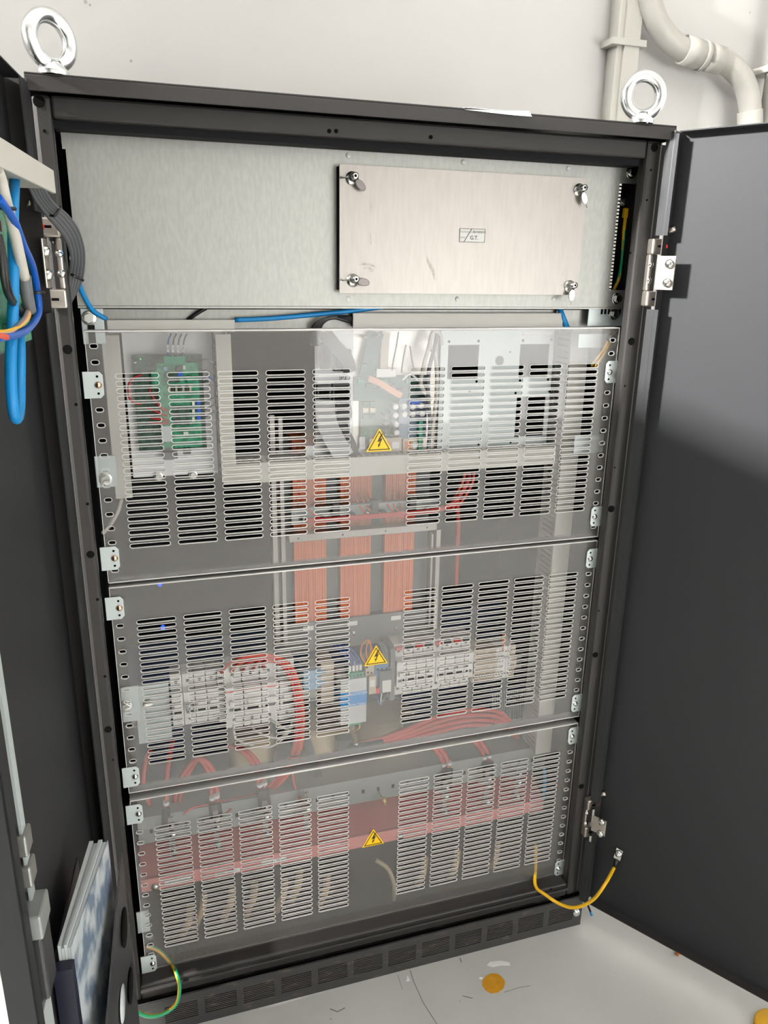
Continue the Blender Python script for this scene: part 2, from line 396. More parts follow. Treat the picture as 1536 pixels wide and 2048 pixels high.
build('side_panel', MB().box(CW - .001, CW + .001, .02, DEP, ZB, 1.130).box(CW - .001, CW + .001, .02, DEP, 1.312, ZT).box(CW - .001, CW + .001, .02, .090, 1.130, 1.312).box(CW - .001, CW + .001, .34, DEP, 1.130, 1.312), M_BACK, cab)
build('back_panel', MB().box(0, CW, DEP - .003, DEP, ZB, ZT), M_BACK, cab)
build('floor_panel', MB().box(0.001, CW - .001, .03, DEP - .003, ZB, ZB + .004), M_BACK, cab)
# plinth with its vent slots
pl = MB(); PZ0, PZ1 = 0.018, 0.052
GX = [0.052 + .0622 * i for i in range(12)]; GW = 0.051
PYF = -.009
pl.box(-.004, CW + .006, PYF, PYF + .003, 0, PZ0).box(-.004, CW + .006, PYF, PYF + .003, PZ1, ZB)
xs = [-.004] + sum([[g, g + GW] for g in GX], []) + [CW + .006]
for i in range(0, len(xs), 2): pl.box(xs[i], xs[i + 1], PYF, PYF + .003, PZ0, PZ1)
pl.box(-.004, -.001, PYF + .003, DEP, 0, ZB).box(CW + .003, CW + .006, PYF + .003, DEP, 0, ZB)
M_PLINTH = mat('dusty_plinth', (0.036, 0.035, 0.035), 0.55, col2=(0.12, 0.095, 0.075), nscale=45, ramp=(0.60, 0.78), stretch=(1, 1, 2.5))
plo = build('plinth', pl, M_PLINTH, cab)
sl = MB()
for g in GX:
    for k in range(9):
        z = PZ0 + (k + .75) * (PZ1 - PZ0) / 9
        sl.box(g, g + GW, PYF + .0005, PYF + .002, z - .0011, z + .0011)
build('vent_bars', sl, M_PLINTH, plo, kind='stuff')
build('vent_back', MB().box(0.03, CW - .03, PYF + .012, PYF + .014, .01, .06), M_HOLE, plo)
for u, v in ((1151, 1823),):
    p = at(u, v, PYF); build('bolt', MB().lathe((p.x, PYF - .006, p.z), (0, 1, 0), [(0, .0025), (0, .0062), (.004, .0068), (.006, .0075)]).cyl((p.x, PYF - .0062, p.z), (p.x, PYF - .005, p.z), .0025), M_ZINC, plo)
# holes along the frame
def hole(u, v, r, Y=-.0004):
    p = at(u, v, Y); build('hole', MB().cyl((p.x, Y, p.z), (p.x, Y + .001, p.z), r, 14), M_HOLE, cab)
for u, v, r in ((78, 203, .0062), (89, 262, .0018), (100, 341, .0015), (135, 699, .0055), (181, 1109, .005), (216, 1459, .005), (152, 809, .002), (175, 1008, .002),
                (195, 1199, .002), (210, 1353, .002), (226, 1520, .0015), (1309, 295, .0055), (1302, 340, .0016), (1294, 400, .0016), (1261, 506, .0016), (1263, 683, .0055), (1250, 772, .0016),
                (1223, 1018, .0055), (1230, 935, .0014), (1191, 1310, .005), (1198, 1222, .0014), (1163, 1573, .005), (659, 262, .0024), (673, 262, .0024), (862, 274, .0024), (1102, 1779, .0018)):
    hole(u, v, r)
for u, v in ((107, 484), (130, 607)):
    p = at(u, v, -.0006); build('rivet', MB().lathe((p.x, -.0012, p.z), (0, 1, 0), [(0, .0004), (.0003, .0013), (.0012, .0016)]), M_STEEL, cab)

# ------------------------------------------------------------------ doors
class Door:
    def __init__(s, hinge, ang, width, z0, z1, flip):
        s.h = Vector((hinge[0], hinge[1], 0)); a = math.radians(ang)
        s.d = Vector((math.cos(a), math.sin(a), 0)); s.n = Vector((math.sin(a), -math.cos(a), 0)) * flip; s.w = width; s.z0 = z0; s.z1 = z1
    def p(s, t, h, z): return s.h + s.d * t + s.n * h + Vector((0, 0, z))
    def px(s, u, v, h):
        return hit(u, v, s.h + s.n * h, s.n)
    def st(s, u, v, h):
        q = s.px(u, v, h) - s.h; return q.dot(s.d), q.z
    def box(s, mb, t0, t1, h0, h1, z0, z1):
        return mb.obox(s.p(t0, h0, z0), s.d * (t1 - t0), s.n * (h1 - h0), Vector((0, 0, z1 - z0)))
TIP = .022
HINGES = {'L': ((104, 527, .098), (240, 1842, .084)), 'R': ((1309, 546, .092), (1181, 1633, .078))}
def make_door(D, label, side, lip_w):
    t = thing('cabinet_door', label, 'door', D.p(0, 0, D.z0), 'cabinet doors')
    build('panel', D.box(MB(), -.004, D.w, -.0015, 0, D.z0, D.z1), M_DOOR, t)
    build('hinge_flange', D.box(MB(), -.004, -.0025, 0, TIP, D.z0, D.z1), M_BLACK, t)
    zs_ = sorted([(at(u, v, -.008).z - g / 2 - .004, at(u, v, -.008).z + g / 2 + .004) for u, v, g in HINGES[side]])
    zz_ = [D.z0 + .002, zs_[0][0], zs_[0][1], zs_[1][0], zs_[1][1], D.z1 - .004]
    for k in (0, 2, 4): build('hinge_lip', D.box(MB(), -.014, lip_w, TIP - .0015, TIP, zz_[k], zz_[k + 1]), M_DOOR, t)
    build('edge_flange', D.box(D.box(MB(), D.w - .0015, D.w, 0, TIP, D.z0, D.z1), D.w - .016, D.w, TIP - .0015, TIP, D.z0, D.z1), M_DOOR, t)
    build('top_flange', D.box(MB(), .0015, D.w - .0015, 0, TIP - .004, D.z1 - .0015, D.z1), M_DOOR, t)
    build('bottom_flange', D.box(MB(), .0015, D.w - .0015, 0, TIP - .004, D.z0, D.z0 + .0015), M_BLACK, t)
    return t
RD = Door((0.8 + .839 * TIP, -.027 + .545 * TIP), -57, .405, .066, 1.3575, 1)
rdoor = make_door(RD, 'dark grey cabinet door open on the right with a bare inner face', 'R', .003)
LD = Door((-.0005 - TIP, -.022), -95.0, .405, .066, 1.3575, -1)
ldoor = make_door(LD, 'dark grey cabinet door open on the left carrying cables and a document pocket', 'L', .030)

# hinges: cast lug pair on the post, leaf on the door
def hinge(D, u, v, hgt, side):
    c = at(u, v, -.008); x, z = c.x, c.z; s = side
    h = build('hinge', MB().box(x - .012, x + .012, -.014, 0, z + hgt / 2 - .021, z + hgt / 2).box(x - .012, x + .012, -.014, 0, z - hgt / 2, z - hgt / 2 + .021)
              .box(x + s * .006, x + s * .012, -.010, 0, z - hgt / 2 + .021, z + hgt / 2 - .021), M_NICKEL, cab, bevel=.002)
    xo = x - s * .012
    build('slot', MB().box(x - .004, x + .004, -.0145, -.0135, z + hgt / 2 - .0115, z + hgt / 2 - .0085), M_HOLE, h)
    build('slot', MB().box(x - .004, x + .004, -.0145, -.0135, z - hgt / 2 + .0085, z - hgt / 2 + .0115), M_HOLE, h)
    build('red_clip', MB().box(xo + s * .001, xo + s * .009, -.0165, -.0138, z + hgt / 2 - .0125, z + hgt / 2 - .0075), M_REDP, h, bevel=.001)
    build('pin', MB().cyl((xo + s * .002, -.010, z - hgt / 2 + .001), (xo + s * .002, -.010, z + hgt / 2 + .010), .0035, 12).cyl((xo + s * .001, -.013, z + hgt / 2 + .010), (xo - s * .006, -.019, z + hgt / 2 + .014), .004, 12), M_NICKEL, h)
    for dz in (-.011, .011):
        build('screw', MB().lathe((x + s * .009, -.0125, z + dz), (0, 1, 0), [(0, .0003), (.0005, .003), (.0025, .0045)], 14), M_STEEL, h)
    t0 = .004
    lf = D.box(MB(), -.006, .020, TIP, TIP + .0025, z - hgt / 2 + .023, z + hgt / 2 - .023)
    lo = build('door_leaf', lf, M_NICKEL, h, bevel=.001)
    for dz in (-.0125, .0125):
        p = D.p(.012, TIP + .0025, z + dz); q = MB().lathe(p, D.n, [(0, .0065), (.003, .0062), (.0055, .0045), (.0055, .0002)], 14)
        build('screw', q, M_STEEL, h)
for D_, k_, s_ in ((LD, 'L', 1), (RD, 'R', -1)):
    for u, v, g in HINGES[k_]: hinge(D_, u, v, g, s_)

# eye bolts
def eyebolt(u, v, ang, label):
    p = onfloor(u, v, RT); x, y, z = p.x, p.y, RT
    t = thing('eye_bolt', label, 'eye bolt', (x, y, z), 'lifting eye bolts')
    ex = Vector((math.cos(ang), math.sin(ang), 0)); ez = Vector((0, 0, 1))
    build('ring', MB().torus((x, y, z + .0335), ex, ez, .0232, .0078), M_ZINC, t)
    build('collar', MB().lathe((x, y, z), (0, 0, 1), [(0, .016), (.004, .0165), (.006, .0155), (.010, .0115), (.014, .009), (.016, .0)]), M_ZINC, t)
eyebolt(107, 152, math.radians(38), 'zinc-plated lifting eye bolt at the left corner of the cabinet roof')
eyebolt(1281, 248, math.radians(-14), 'zinc-plated lifting eye bolt at the right corner of the cabinet roof')
pp = [at(930, 219, -.021), at(985, 219.5, -.023), at(1058, 222, -.024), at(1064, 233, -.026), at(1030, 230.5, -.026), at(985, 225.5, -.024)]
q = MB().prism(pp, (0, .0012, 0))
q.prism([Vector((pp[0].x, -.02, RT + .0005)), Vector((pp[2].x, -.02, RT + .0005)), Vector((pp[2].x - .01, .10, RT + .0005)), Vector((pp[0].x, .09, RT + .0005))], (0, 0, .0006))
tag(build('paper_sheet', q, M_PAPER), 'white sheet of paper lying on the cabinet roof with its edge drooping over', 'paper')

# ------------------------------------------------------------------ galvanised plate and its access cover
PYF2 = .045
pg = []
zt_, zb_ = 1.3238, 1.1250
xl, xr = .0235, .7975
n0, n1 = at(130, 298, PYF2).z, at(165, 560, PYF2).z
m0, m1 = at(1240, 366, PYF2).z, at(1213, 580, PYF2).z
xn = at(1228, 480, PYF2).x
xnl = at(141, 400, PYF2).x
pg = [(xl, zb_), (xr, zb_), (xr, m1), (xn, m1), (xn, m0), (xr, m0), (xr, zt_), (xl, zt_), (xl, n0), (xnl, n0), (xnl, n1), (xl, n1)]
plate = thing('blanking_plate', 'wide galvanised steel plate across the top of the cabinet', 'metal plate', (0.4, PYF2, zb_))
build('sheet', MB().prism([(x, PYF2, z) for x, z in pg], (0, .002, 0)), M_GALV, plate)
build('bottom_lip', MB().box(xl, xr, PYF2, PYF2 + .03, zb_ - .003, zb_ - .0005), M_GALV, plate)
build('top_fold', MB().box(xl, xr, PYF2 - .0012, PYF2 - .0002, zt_ - .007, zt_ - .005), M_GALV, plate)
for u, v in ((697, 311), (927, 324), (1137, 337), (697, 598), (915, 598), (1108, 598)):
    p = at(u, v, PYF2 - .001); build('rivet', MB().lathe((p.x, PYF2 - .0016, p.z), (0, 1, 0), [(0, .0003), (.0003, .003), (.0016, .0034)]), M_WHITEP, plate)
def hexbolt(u, v, Y, r, parent):
    p = at(u, v, Y); q = MB()
    q.lathe((p.x, Y - .0015, p.z), (0, 1, 0), [(0, .0), (0, r * 1.35), (.0015, r * 1.35)], 20)
    hx = [(p.x + r * math.cos(k * math.pi / 3 + .4), Y - .007, p.z + r * math.sin(k * math.pi / 3 + .4)) for k in range(6)]
    q.prism(hx, (0, .0055, 0))
    return build('hex_bolt', q, M_STEEL, parent, bevel=.0006)
hexbolt(1262, 345, PYF2 - .001, .0062, plate); hexbolt(1233, 597, PYF2 - .001, .0062, plate)
# perforated rail seen in the notches
t = thing('slotted_rail', 'black slotted side rail beside the galvanised plate with rows of pale slots', 'rail', (.79, .075, 1.13))
xa = at(1237, 374, .074).x + .0018
build('rail_body', MB().box(.740, xa, .075, .077, 1.13, 1.312).box(xa + .0062, xa + .0145, .075, .077, 1.13, 1.312).box(xa + .0205, .7985, .075, .077, 1.13, 1.312), M_HOLE, t)
q = MB()
for k in range(37):
    z = 1.130 + k * .0050
    q.box(xa, xa + .0062, .0752, .0768, z, z + .0020).box(xa + .0145, xa + .0205, .0752, .0768, z + .0008, z + .0028)
q.box(xa + .0145, xa + .0205, .0752, .0768, 1.250, 1.262)
build('slot_bars', q, M_HOLE, t, kind='stuff')
for u, v in ((1247, 403),): hexbolt(u, v, .074, .005, t)
# earth wires and lug on the rail
def wire(name, label, cat, px, r, material, group=None, n=8, k=7, parent=None):
    pts = [at(u, v, y) for u, v, y in px]
    o = build(name, MB().tube(smooth_path(pts, k), r, n), material, parent)
    if label: tag(o, label, cat, group)
    return o
t = thing('earth_wire', 'green and yellow earth wire hanging in the slot beside the galvanised plate', 'wire', at(1240, 575, .07))
def stripe_tube(pts, r, k=8, n=10, tw=0.25): return MB().tube(smooth_path(pts, k), r, n, twist=tw)
build('insulation', stripe_tube([at(u, v, .07) for u, v in ((1251, 435), (1248, 460), (1246, 500), (1243, 530), (1238, 555), (1228, 580))], .0028), [M_YELLOW, M_GREEN], t)
build('lug', MB().box(at(1247, 416, .07).x, at(1257, 436, .07).x, .066, .072, at(1250, 436, .07).z, at(1250, 416, .07).z), M_YELLOW, t, bevel=.001)

COVY = .031
cx0, cx1, cz0, cz1 = .3495, .7075, 1.1428, 1.3005
a = at(679, 328, COVY); b = at(1155, 588, COVY); c = at(1177, 345, COVY)
cx0, cx1, cz0, cz1 = a.x, (b.x + c.x) / 2, at(680, 586, COVY).z, a.z
cov = thing('access_cover', 'bare aluminium access cover held by four latches on the galvanised plate', 'cover', ((cx0 + cx1) / 2, COVY, cz0))
build('sheet', MB().box(cx0, cx1, COVY, COVY + .002, cz0, cz1), M_ALU, cov)
build('gasket', MB().box(cx0 - .0005, cx1 - .004, COVY + .002, PYF2, cz0 + .004, cz1 - .002), M_HOLE, cov)
def latch(u, v, wa, dark):
    p = at(u, v, COVY); x, z = p.x, p.z
    t = build('latch', MB().lathe((x, COVY - .001, z), (0, 1, 0), [(0, 0), (0, .0085), (.001, .0085)], 20).lathe((x + .001, COVY - .014, z + .002), (0, 1, 0), [(0, .0018), (0, .0042), (.009, .0042), (.013, .006)], 16), M_STEEL, cov)
    d = Vector((math.cos(wa), 0, math.sin(wa))); pr = Vector((-d.z, 0, d.x))
    c0 = Vector((x, COVY - .010, z)) + d * .012; pts = []
    for k in range(14):
        an = 2 * math.pi * k / 14; pts.append(c0 + d * .0085 * math.cos(an) + pr * .0050 * math.sin(an))
    build('wing', MB().prism(pts, (0, .0022, 0)), mat('wing_dark', (.16, .145, .14), .35, metal=.7) if dark else M_STEEL, t, bevel=.0008)
    build('pin_wire', MB().tube([Vector((x - .018, COVY - .004, z - .001)), Vector((x - .003, COVY - .004, z + .001)), Vector((x - .017, COVY - .004, z + .001))] if dark else [Vector((x - .002, COVY - .008, z)), c0 + d * .013], .0007, 6), M_STEEL, t)
    build('socket', MB().cyl((x + .001, COVY - .0143, z + .002), (x + .001, COVY - .0139, z + .002), .0017, 10), M_HOLE, t)
latch(704, 357, -.75, True); latch(706, 561, -.15, True); latch(1158, 380, -1.2, False); latch(1139, 573, -1.6, False)
sx0, sx1, sz0, sz1 = rect(919.5, 456.5, 969, 485.5, COVY - .0003)
st = build('inspection_sticker', MB().box(sx0, sx1, COVY - .0005, COVY, sz0, sz1), mat('sticker', (.70, .70, .67), .45), cov)
bw = .0006
build('border', MB().box(sx0, sx1, COVY - .0008, COVY - .0005, sz1 - bw, sz1).box(sx0, sx1, COVY - .0008, COVY - .0005, sz0, sz0 + bw)
      .box(sx0, sx0 + bw, COVY - .0008, COVY - .0005, sz0, sz1).box(sx1 - bw, sx1, COVY - .0008, COVY - .0005, sz0, sz1), M_INK, st)
sw, sh = sx1 - sx0, sz1 - sz0
build('stroke', MB().prism([(sx0 + sw * .16, COVY - .0007, sz0), (sx0 + sw * .19, COVY - .0007, sz0), (sx0 + sw * .49, COVY - .0007, sz1), (sx0 + sw * .455, COVY - .0007, sz1)], (0, .0002, 0)), M_INK, st)
text('date', '03/10/2018', (sx0 + sw * .77, COVY - .0008, sz0 + sh * .76), sh * .235, M_INK, st)
text('caption', 'COLLAUDATO IL', (sx0 + sw * .27, COVY - .0008, sz0 + sh * .76), sh * .17, mat('ink_pale', (.4, .4, .4), .6), st)
text('caption', 'FIRMA', (sx0 + sw * .11, COVY - .0008, sz0 + sh * .34), sh * .17, mat('ink_pale', (.4, .4, .4), .6), st)
text('initials', 'G.T.', (sx0 + sw * .58, COVY - .0008, sz0 + sh * .33), sh * .40, M_INK, st, bold=.0001)
# scuffs with a shape of their own on the cover
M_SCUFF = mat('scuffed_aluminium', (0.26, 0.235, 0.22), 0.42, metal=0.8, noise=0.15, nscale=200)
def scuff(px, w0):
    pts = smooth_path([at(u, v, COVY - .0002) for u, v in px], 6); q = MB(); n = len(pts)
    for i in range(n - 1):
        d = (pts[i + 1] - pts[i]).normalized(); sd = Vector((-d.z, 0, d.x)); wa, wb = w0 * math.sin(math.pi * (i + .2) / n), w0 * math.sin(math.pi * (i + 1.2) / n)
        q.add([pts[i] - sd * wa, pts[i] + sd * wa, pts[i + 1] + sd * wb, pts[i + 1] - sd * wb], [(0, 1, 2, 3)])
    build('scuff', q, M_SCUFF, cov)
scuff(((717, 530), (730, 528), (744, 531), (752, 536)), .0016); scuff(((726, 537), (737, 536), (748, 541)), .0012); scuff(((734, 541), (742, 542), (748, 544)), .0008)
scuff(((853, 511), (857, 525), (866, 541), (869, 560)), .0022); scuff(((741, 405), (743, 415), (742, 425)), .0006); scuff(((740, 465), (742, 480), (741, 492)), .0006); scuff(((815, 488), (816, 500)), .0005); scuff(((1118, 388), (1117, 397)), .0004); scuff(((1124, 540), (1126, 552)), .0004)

# ------------------------------------------------------------------ clear slotted sheets
SY, STH = .025, .0026
SX0, SX1 = .0285, .7785
COLS = [(.0595 + .0626 * i, .0595 + .0626 * i + .0532) for i in range(5)] + [(.4480 + .0617 * i, .4480 + .0617 * i + .0535) for i in range(5)]
RIM = .0009
def stadium(x0, x1, z, r, n=5):
    top, bot = [], []
    L = []                                                   # from left end over the top to the right end
    for k in range(n + 1):
        a = math.pi - (math.pi / 2) * k / n; L.append((x0 + r + r * math.cos(a), z + r * math.sin(a)))
    for k in range(n + 1):
        a = math.pi / 2 - (math.pi / 2) * k / n; L.append((x1 - r + r * math.cos(a), z + r * math.sin(a)))
    Bm = [(x, 2 * z - zz) for x, zz in L]
    return L, Bm
def slotted(mb, X0, X1, Z0, Z1, sx0, sx1, zs, r, yf, yb):
    """a strip X0..X1 x Z0..Z1 of the sheet with a column of slots at heights zs"""
    def q(x0, x1, z0, z1):
        mb.add([(x0, yf, z0), (x1, yf, z0), (x1, yf, z1), (x0, yf, z1)], [(0, 1, 2, 3)])
        mb.add([(x0, yb, z0), (x1, yb, z0), (x1, yb, z1), (x0, yb, z1)], [(3, 2, 1, 0)])
    if not zs: q(X0, X1, Z0, Z1); return
    zs = sorted(zs); cuts = [Z0] + [(zs[i] + zs[i + 1]) / 2 for i in range(len(zs) - 1)] + [Z1]
    for i, z in enumerate(zs):
        a, b = cuts[i], cuts[i + 1]
        if i == 0: q(X0, X1, a, z - r - .0015); a = z - r - .0015
        if i == len(zs) - 1: q(X0, X1, z + r + .0015, b); b = z + r + .0015
        T, B = stadium(sx0, sx1, z, r)
        for y, fl in ((yf, False), (yb, True)):
            up = [(X0, y, z), (X0, y, b), (X1, y, b), (X1, y, z)] + [(x, y, zz) for x, zz in T[::-1]]
            dn = [(X0, y, z), (X0, y, a), (X1, y, a), (X1, y, z)] + [(x, y, zz) for x, zz in B[::-1]]
            for f, rev in ((up, not fl), (dn, fl)):
                f = f[::-1] if rev else f
                mb.add(f, [tuple(range(len(f)))])
        # frosted cut: ring on the face and the wall through the sheet
        Ti, Bi = stadium(sx0 + RIM, sx1 - RIM, z, r - RIM)
        O = T + B[::-1][1:-1]; I = Ti + Bi[::-1][1:-1]; n = len(O)
        vv = [(x, yf - .0001, zz) for x, zz in O] + [(x, yf - .0001, zz) for x, zz in I] + [(x, yb, zz) for x, zz in I]
        fs = []
        for k in range(n):
            k2 = (k + 1) % n; fs.append((k, k2, n + k2, n + k)); fs.append((n + k, n + k2, 2 * n + k2, 2 * n + k))
        mb.add(vv, fs, mi=1)
SHEETS = [(.7660, 1.0965, 1.0410, 'topmost'), (.4330, .7600, .7048, 'middle'), (.0825, .4200, .3632, 'lowest')]
sheet_objs = []
for z0, z1, zr, nm in SHEETS:
    t = thing('clear_guard_sheet', f'{nm} clear slotted plastic guard sheet with a yellow warning triangle', 'guard sheet', (.4, SY, z0), 'clear guard sheets')
    mb = MB(); yf, yb = SY, SY + STH
    rows = [zr - .009375 * k for k in range(25)]
    nh = int((z1 - z0 - .02) / .0196); hz = [z1 - .0185 - .0196 * k for k in range(nh + 1) if z1 - .0185 - .0196 * k > z0 + .008]
    clips = {'topmost': (1.031, .802), 'middle': (.730, .462), 'lowest': (.397, .112)}[nm]
    hz = [h for h in hz if all(abs(h - c) > .012 for c in clips)]
    edges = [SX0, SX0 + .003]
    slotted(mb, SX0, .0310, z0, z1, 0, 0, [], .003, yf, yb)
    slotted(mb, .0310, .0455, z0, z1, .0330, .0435, hz, .0034, yf, yb)
    x = .0455
    for c0, c1 in COLS:
        slotted(mb, x, c0 - .002, z0, z1, 0, 0, [], .003, yf, yb)
        slotted(mb, c0 - .002, c1 + .002, z0, z1, c0, c1, rows, .0035, yf, yb); x = c1 + .002
    slotted(mb, x, .7610, z0, z1, 0, 0, [], .003, yf, yb)
    slotted(mb, .7610, .7755, z0, z1, .7630, .7735, hz, .0034, yf, yb)
    slotted(mb, .7755, SX1, z0, z1, 0, 0, [], .003, yf, yb)
    # folded lips at top and bottom, cut edges left and right
    for zz, dz in ((z1, 1), (z0, -1)):
        za, zb2 = (zz - .003, zz) if dz > 0 else (zz, zz + .003)
        mb.box(SX0, SX1, yb, yb + .014, za, zb2)
        mb.add([(SX0, yf, zz), (SX1, yf, zz), (SX1, yb + .014, zz), (SX0, yb + .014, zz)], [(0, 1, 2, 3)], mi=1)
        mb.add([(SX0, yf - .0002, zz - dz * .0015), (SX1, yf - .0002, zz - dz * .0015), (SX1, yf - .0002, zz), (SX0, yf - .0002, zz)], [(0, 1, 2, 3)], mi=1)
    for xx in (SX0, SX1):
        mb.add([(xx, yf, z0), (xx, yb, z0), (xx, yb, z1), (xx, yf, z1)], [(0, 1, 2, 3)], mi=1)
        xi = xx + (.0008 if xx < .4 else -.0008)
        mb.add([(xx, yf - .0002, z0), (xi, yf - .0002, z0), (xi, yf - .0002, z1), (xx, yf - .0002, z1)], [(0, 1, 2, 3)], mi=1)
    build('sheet', mb, [M_ACRYL, M_EDGE], t)
    sheet_objs.append(t)
    # corner clips with their screws
    for side in (-1, 1):
        for zc in clips:
            if side < 0: pts = [(.0220, zc - .0165), (.0415, zc - .0165), (.0455, zc - .012), (.0455, zc + .012), (.0415, zc + .0165), (.0220, zc + .0165)]; xs_ = .0395
            else: pts = [(.7790, zc - .0165), (.7640, zc - .0165), (.7600, zc - .012), (.7600, zc + .012), (.7640, zc + .0165), (.7790, zc + .0165)]; xs_ = .7665
            c = build('corner_clip', MB().prism([(x_, SY - .0025, z_) for x_, z_ in pts], (0, .0018, 0)), M_CLIP, t, bevel=.0004)
            build('screw', MB().lathe((xs_, SY - .0062, zc), (0, 1, 0), [(0, .0002), (.0007, .0025), (.0024, .0042), (.0038, .0046)], 14), M_COPSCREW if side < 0 and zc > .5 else M_STEEL, c)
            for dz in (-.0105, .0105):
                build('hole', MB().cyl((xs_ - .0005, SY - .0028, zc + dz), (xs_ - .0005, SY - .0024, zc + dz), .0016, 10), M_HOLE, c)
    # warning triangle
    cx = .4050; zb3 = {'topmost': .9275, 'middle': .5895, 'lowest': .2498}[nm]
    S = .0385; H = S * .866; ty = SY - .0004
    def tri(k): 
        c_ = (cx, zb3 + H / 3)
        return [(c_[0] + (x_ - c_[0]) * k, c_[1] + (z_ - c_[1]) * k) for x_, z_ in ((cx - S / 2, zb3), (cx + S / 2, zb3), (cx, zb3 + H))]
    w = build('warning_sign', MB().prism([(x_, ty, z_) for x_, z_ in tri(1.0)], (0, .0003, 0)), M_SIGN, t)
    q = MB(); A, B_ = tri(.84), tri(.72)
    for k in range(3):
        k2 = (k + 1) % 3
        q.prism([(A[k][0], ty - .0002, A[k][1]), (A[k2][0], ty - .0002, A[k2][1]), (B_[k2][0], ty - .0002, B_[k2][1]), (B_[k][0], ty - .0002, B_[k][1])], (0, .0002, 0))
    build('border', q, M_SIGNK, w)
    b0 = [(.10, .60), (.22, .62), (.06, .36), (.20, .42), (.02, .10), (.10, .14), (-.06, -.04), (-.08, .16), (-.02, .11), (.02, .28), (-.14, .22)]
    build('lightning_bolt', MB().prism([(cx + x_ * .024, ty - .0003, zb3 + .0065 + z_ * .030) for x_, z_ in b0], (0, .0003, 0)), M_SIGNK, w)

# brackets behind the sheets at the left and right
def bracket(u0, v0, u1, v1, Y, label, bolts=()):
    x0, x1, z0, z1 = rect(u0, v0, u1, v1, Y)
    t = thing('mounting_bracket', label, 'bracket', ((x0 + x1) / 2, Y, z0))
    build('plate', MB().box(x0, x1, Y, Y + .002, z0, z1), M_CLIP, t, bevel=.0006)
    for u, v in bolts: hexbolt(u, v, Y - .001, .0065, t)
    return t, (x0, x1, z0, z1)
t, _ = bracket(160, 617, 212, 688, .052, 'galvanised bracket with one bolt above the top left corner of the sheets', [(178, 636)])
p = at(184, 670, .051); build('slot', MB().box(p.x - .004, p.x + .004, .0505, .052, p.z - .012, p.z + .012), M_BACK, t)
t, _ = bracket(1178, 617, 1243, 652, .052, 'galvanised bracket with a bolt under the right end of the galvanised plate', [(1228, 628)])
for u in (1204, 1211, 1218, 1240):
    p = at(u, 623, .051); build('slot', MB().box(p.x - .0013, p.x + .0013, .0505, .052, p.z - .004, p.z + .004), M_HOLE, t)
bracket(188, 913, 236, 973, .040, 'galvanised bracket with a bolt behind the left edge of the topmost sheet', [(211, 958)])
bracket(240, 1376, 283, 1440, .040, 'galvanised bracket with a bolt behind the left edge of the middle sheet', [(252, 1411)])
bracket(272, 1826, 301, 1862, .040, 'small galvanised bracket behind the left edge of the lowest sheet', [])
bracket(1158, 668, 1240, 695, .060, 'galvanised strap behind the top right corner of the topmost sheet', [(1222, 676)])
bracket(1150, 872, 1205, 905, .060, 'galvanised strap behind the right edge of the topmost sheet', [])

# ------------------------------------------------------------------ rails and ducts inside
x0, x1, z0, z1 = rect(160, 622, 1240, 648, .062)
t = thing('support_rail', 'galvanised cross rail behind the top edge of the sheets', 'rail', (.4, .062, z0))
build('web', MB().box(.03, .775, .066, .068, z0 - .002, z1 + .002), M_GALV, t); build('lower_flange', MB().box(.03, .775, .066, .085, z0 - .004, z0 - .002), M_GALV, t)
def duct(x0, x1, z0, z1, Y, d, label, vert, material=None):
    material = material or M_DUCT
    t = thing('cable_duct', label, 'cable duct', ((x0 + x1) / 2, Y, z0), 'grey cable ducts')
    e = .0012
    build('cover', MB().box(x0, x1, Y, Y + .003, z0, z1), material, t, bevel=.0008)
    build('back', MB().box(x0 + e, x1 - e, Y + d - .002, Y + d, z0 + e, z1 - e), material, t)
    L = (z1 - z0) if vert else (x1 - x0); P = .0095; n = int(L / P)
    for s in (0, 1):
        q = MB()
        if vert:
            xx = x0 + e if s == 0 else x1 - e - .0015
            q.box(xx, xx + .0015, Y + .003, Y + .008, z0, z1); q.box(xx, xx + .0015, Y + d - .012, Y + d - .002, z0, z1)
            for k in range(n): q.box(xx, xx + .0015, Y + .008, Y + d - .012, z0 + k * P + .0018, z0 + (k + 1) * P - .0018)
        else:
            zz = z0 + e if s == 0 else z1 - e - .0015
            q.box(x0, x1, Y + .003, Y + .008, zz, zz + .0015); q.box(x0, x1, Y + d - .012, Y + d - .002, zz, zz + .0015)
            for k in range(n): q.box(x0 + k * P + .0018, x0 + (k + 1) * P - .0018, Y + .008, Y + d - .012, zz, zz + .0015)
        build('finger_wall', q, material, t)
    return t
duct(*rect(213, 640, 470, 664, .056), .056, .04, 'short grey cable duct at the top left under the galvanised plate', False)
duct(*rect(706, 626, 1125, 654, .052), .052, .04, 'long grey cable duct at the top right under the galvanised plate', False)
VY = .090
duct(.045, .0675, .864, 1.086, VY, .05, 'cream vertical cable duct left of the small green circuit board', True, M_DUCTC)
duct(.1905, .2115, .878, 1.086, VY, .05, 'cream vertical cable duct right of the small green circuit board', True, M_DUCTC)
duct(.193, .728, .8735, .9035, VY + .003, .05, 'long cream horizontal cable duct across the topmost sheet', False, M_DUCTC)
duct(.7345, .7665, .322, 1.114, VY - .004, .055, 'tall cream vertical cable duct at the right side of the cabinet', True, M_DUCTC)

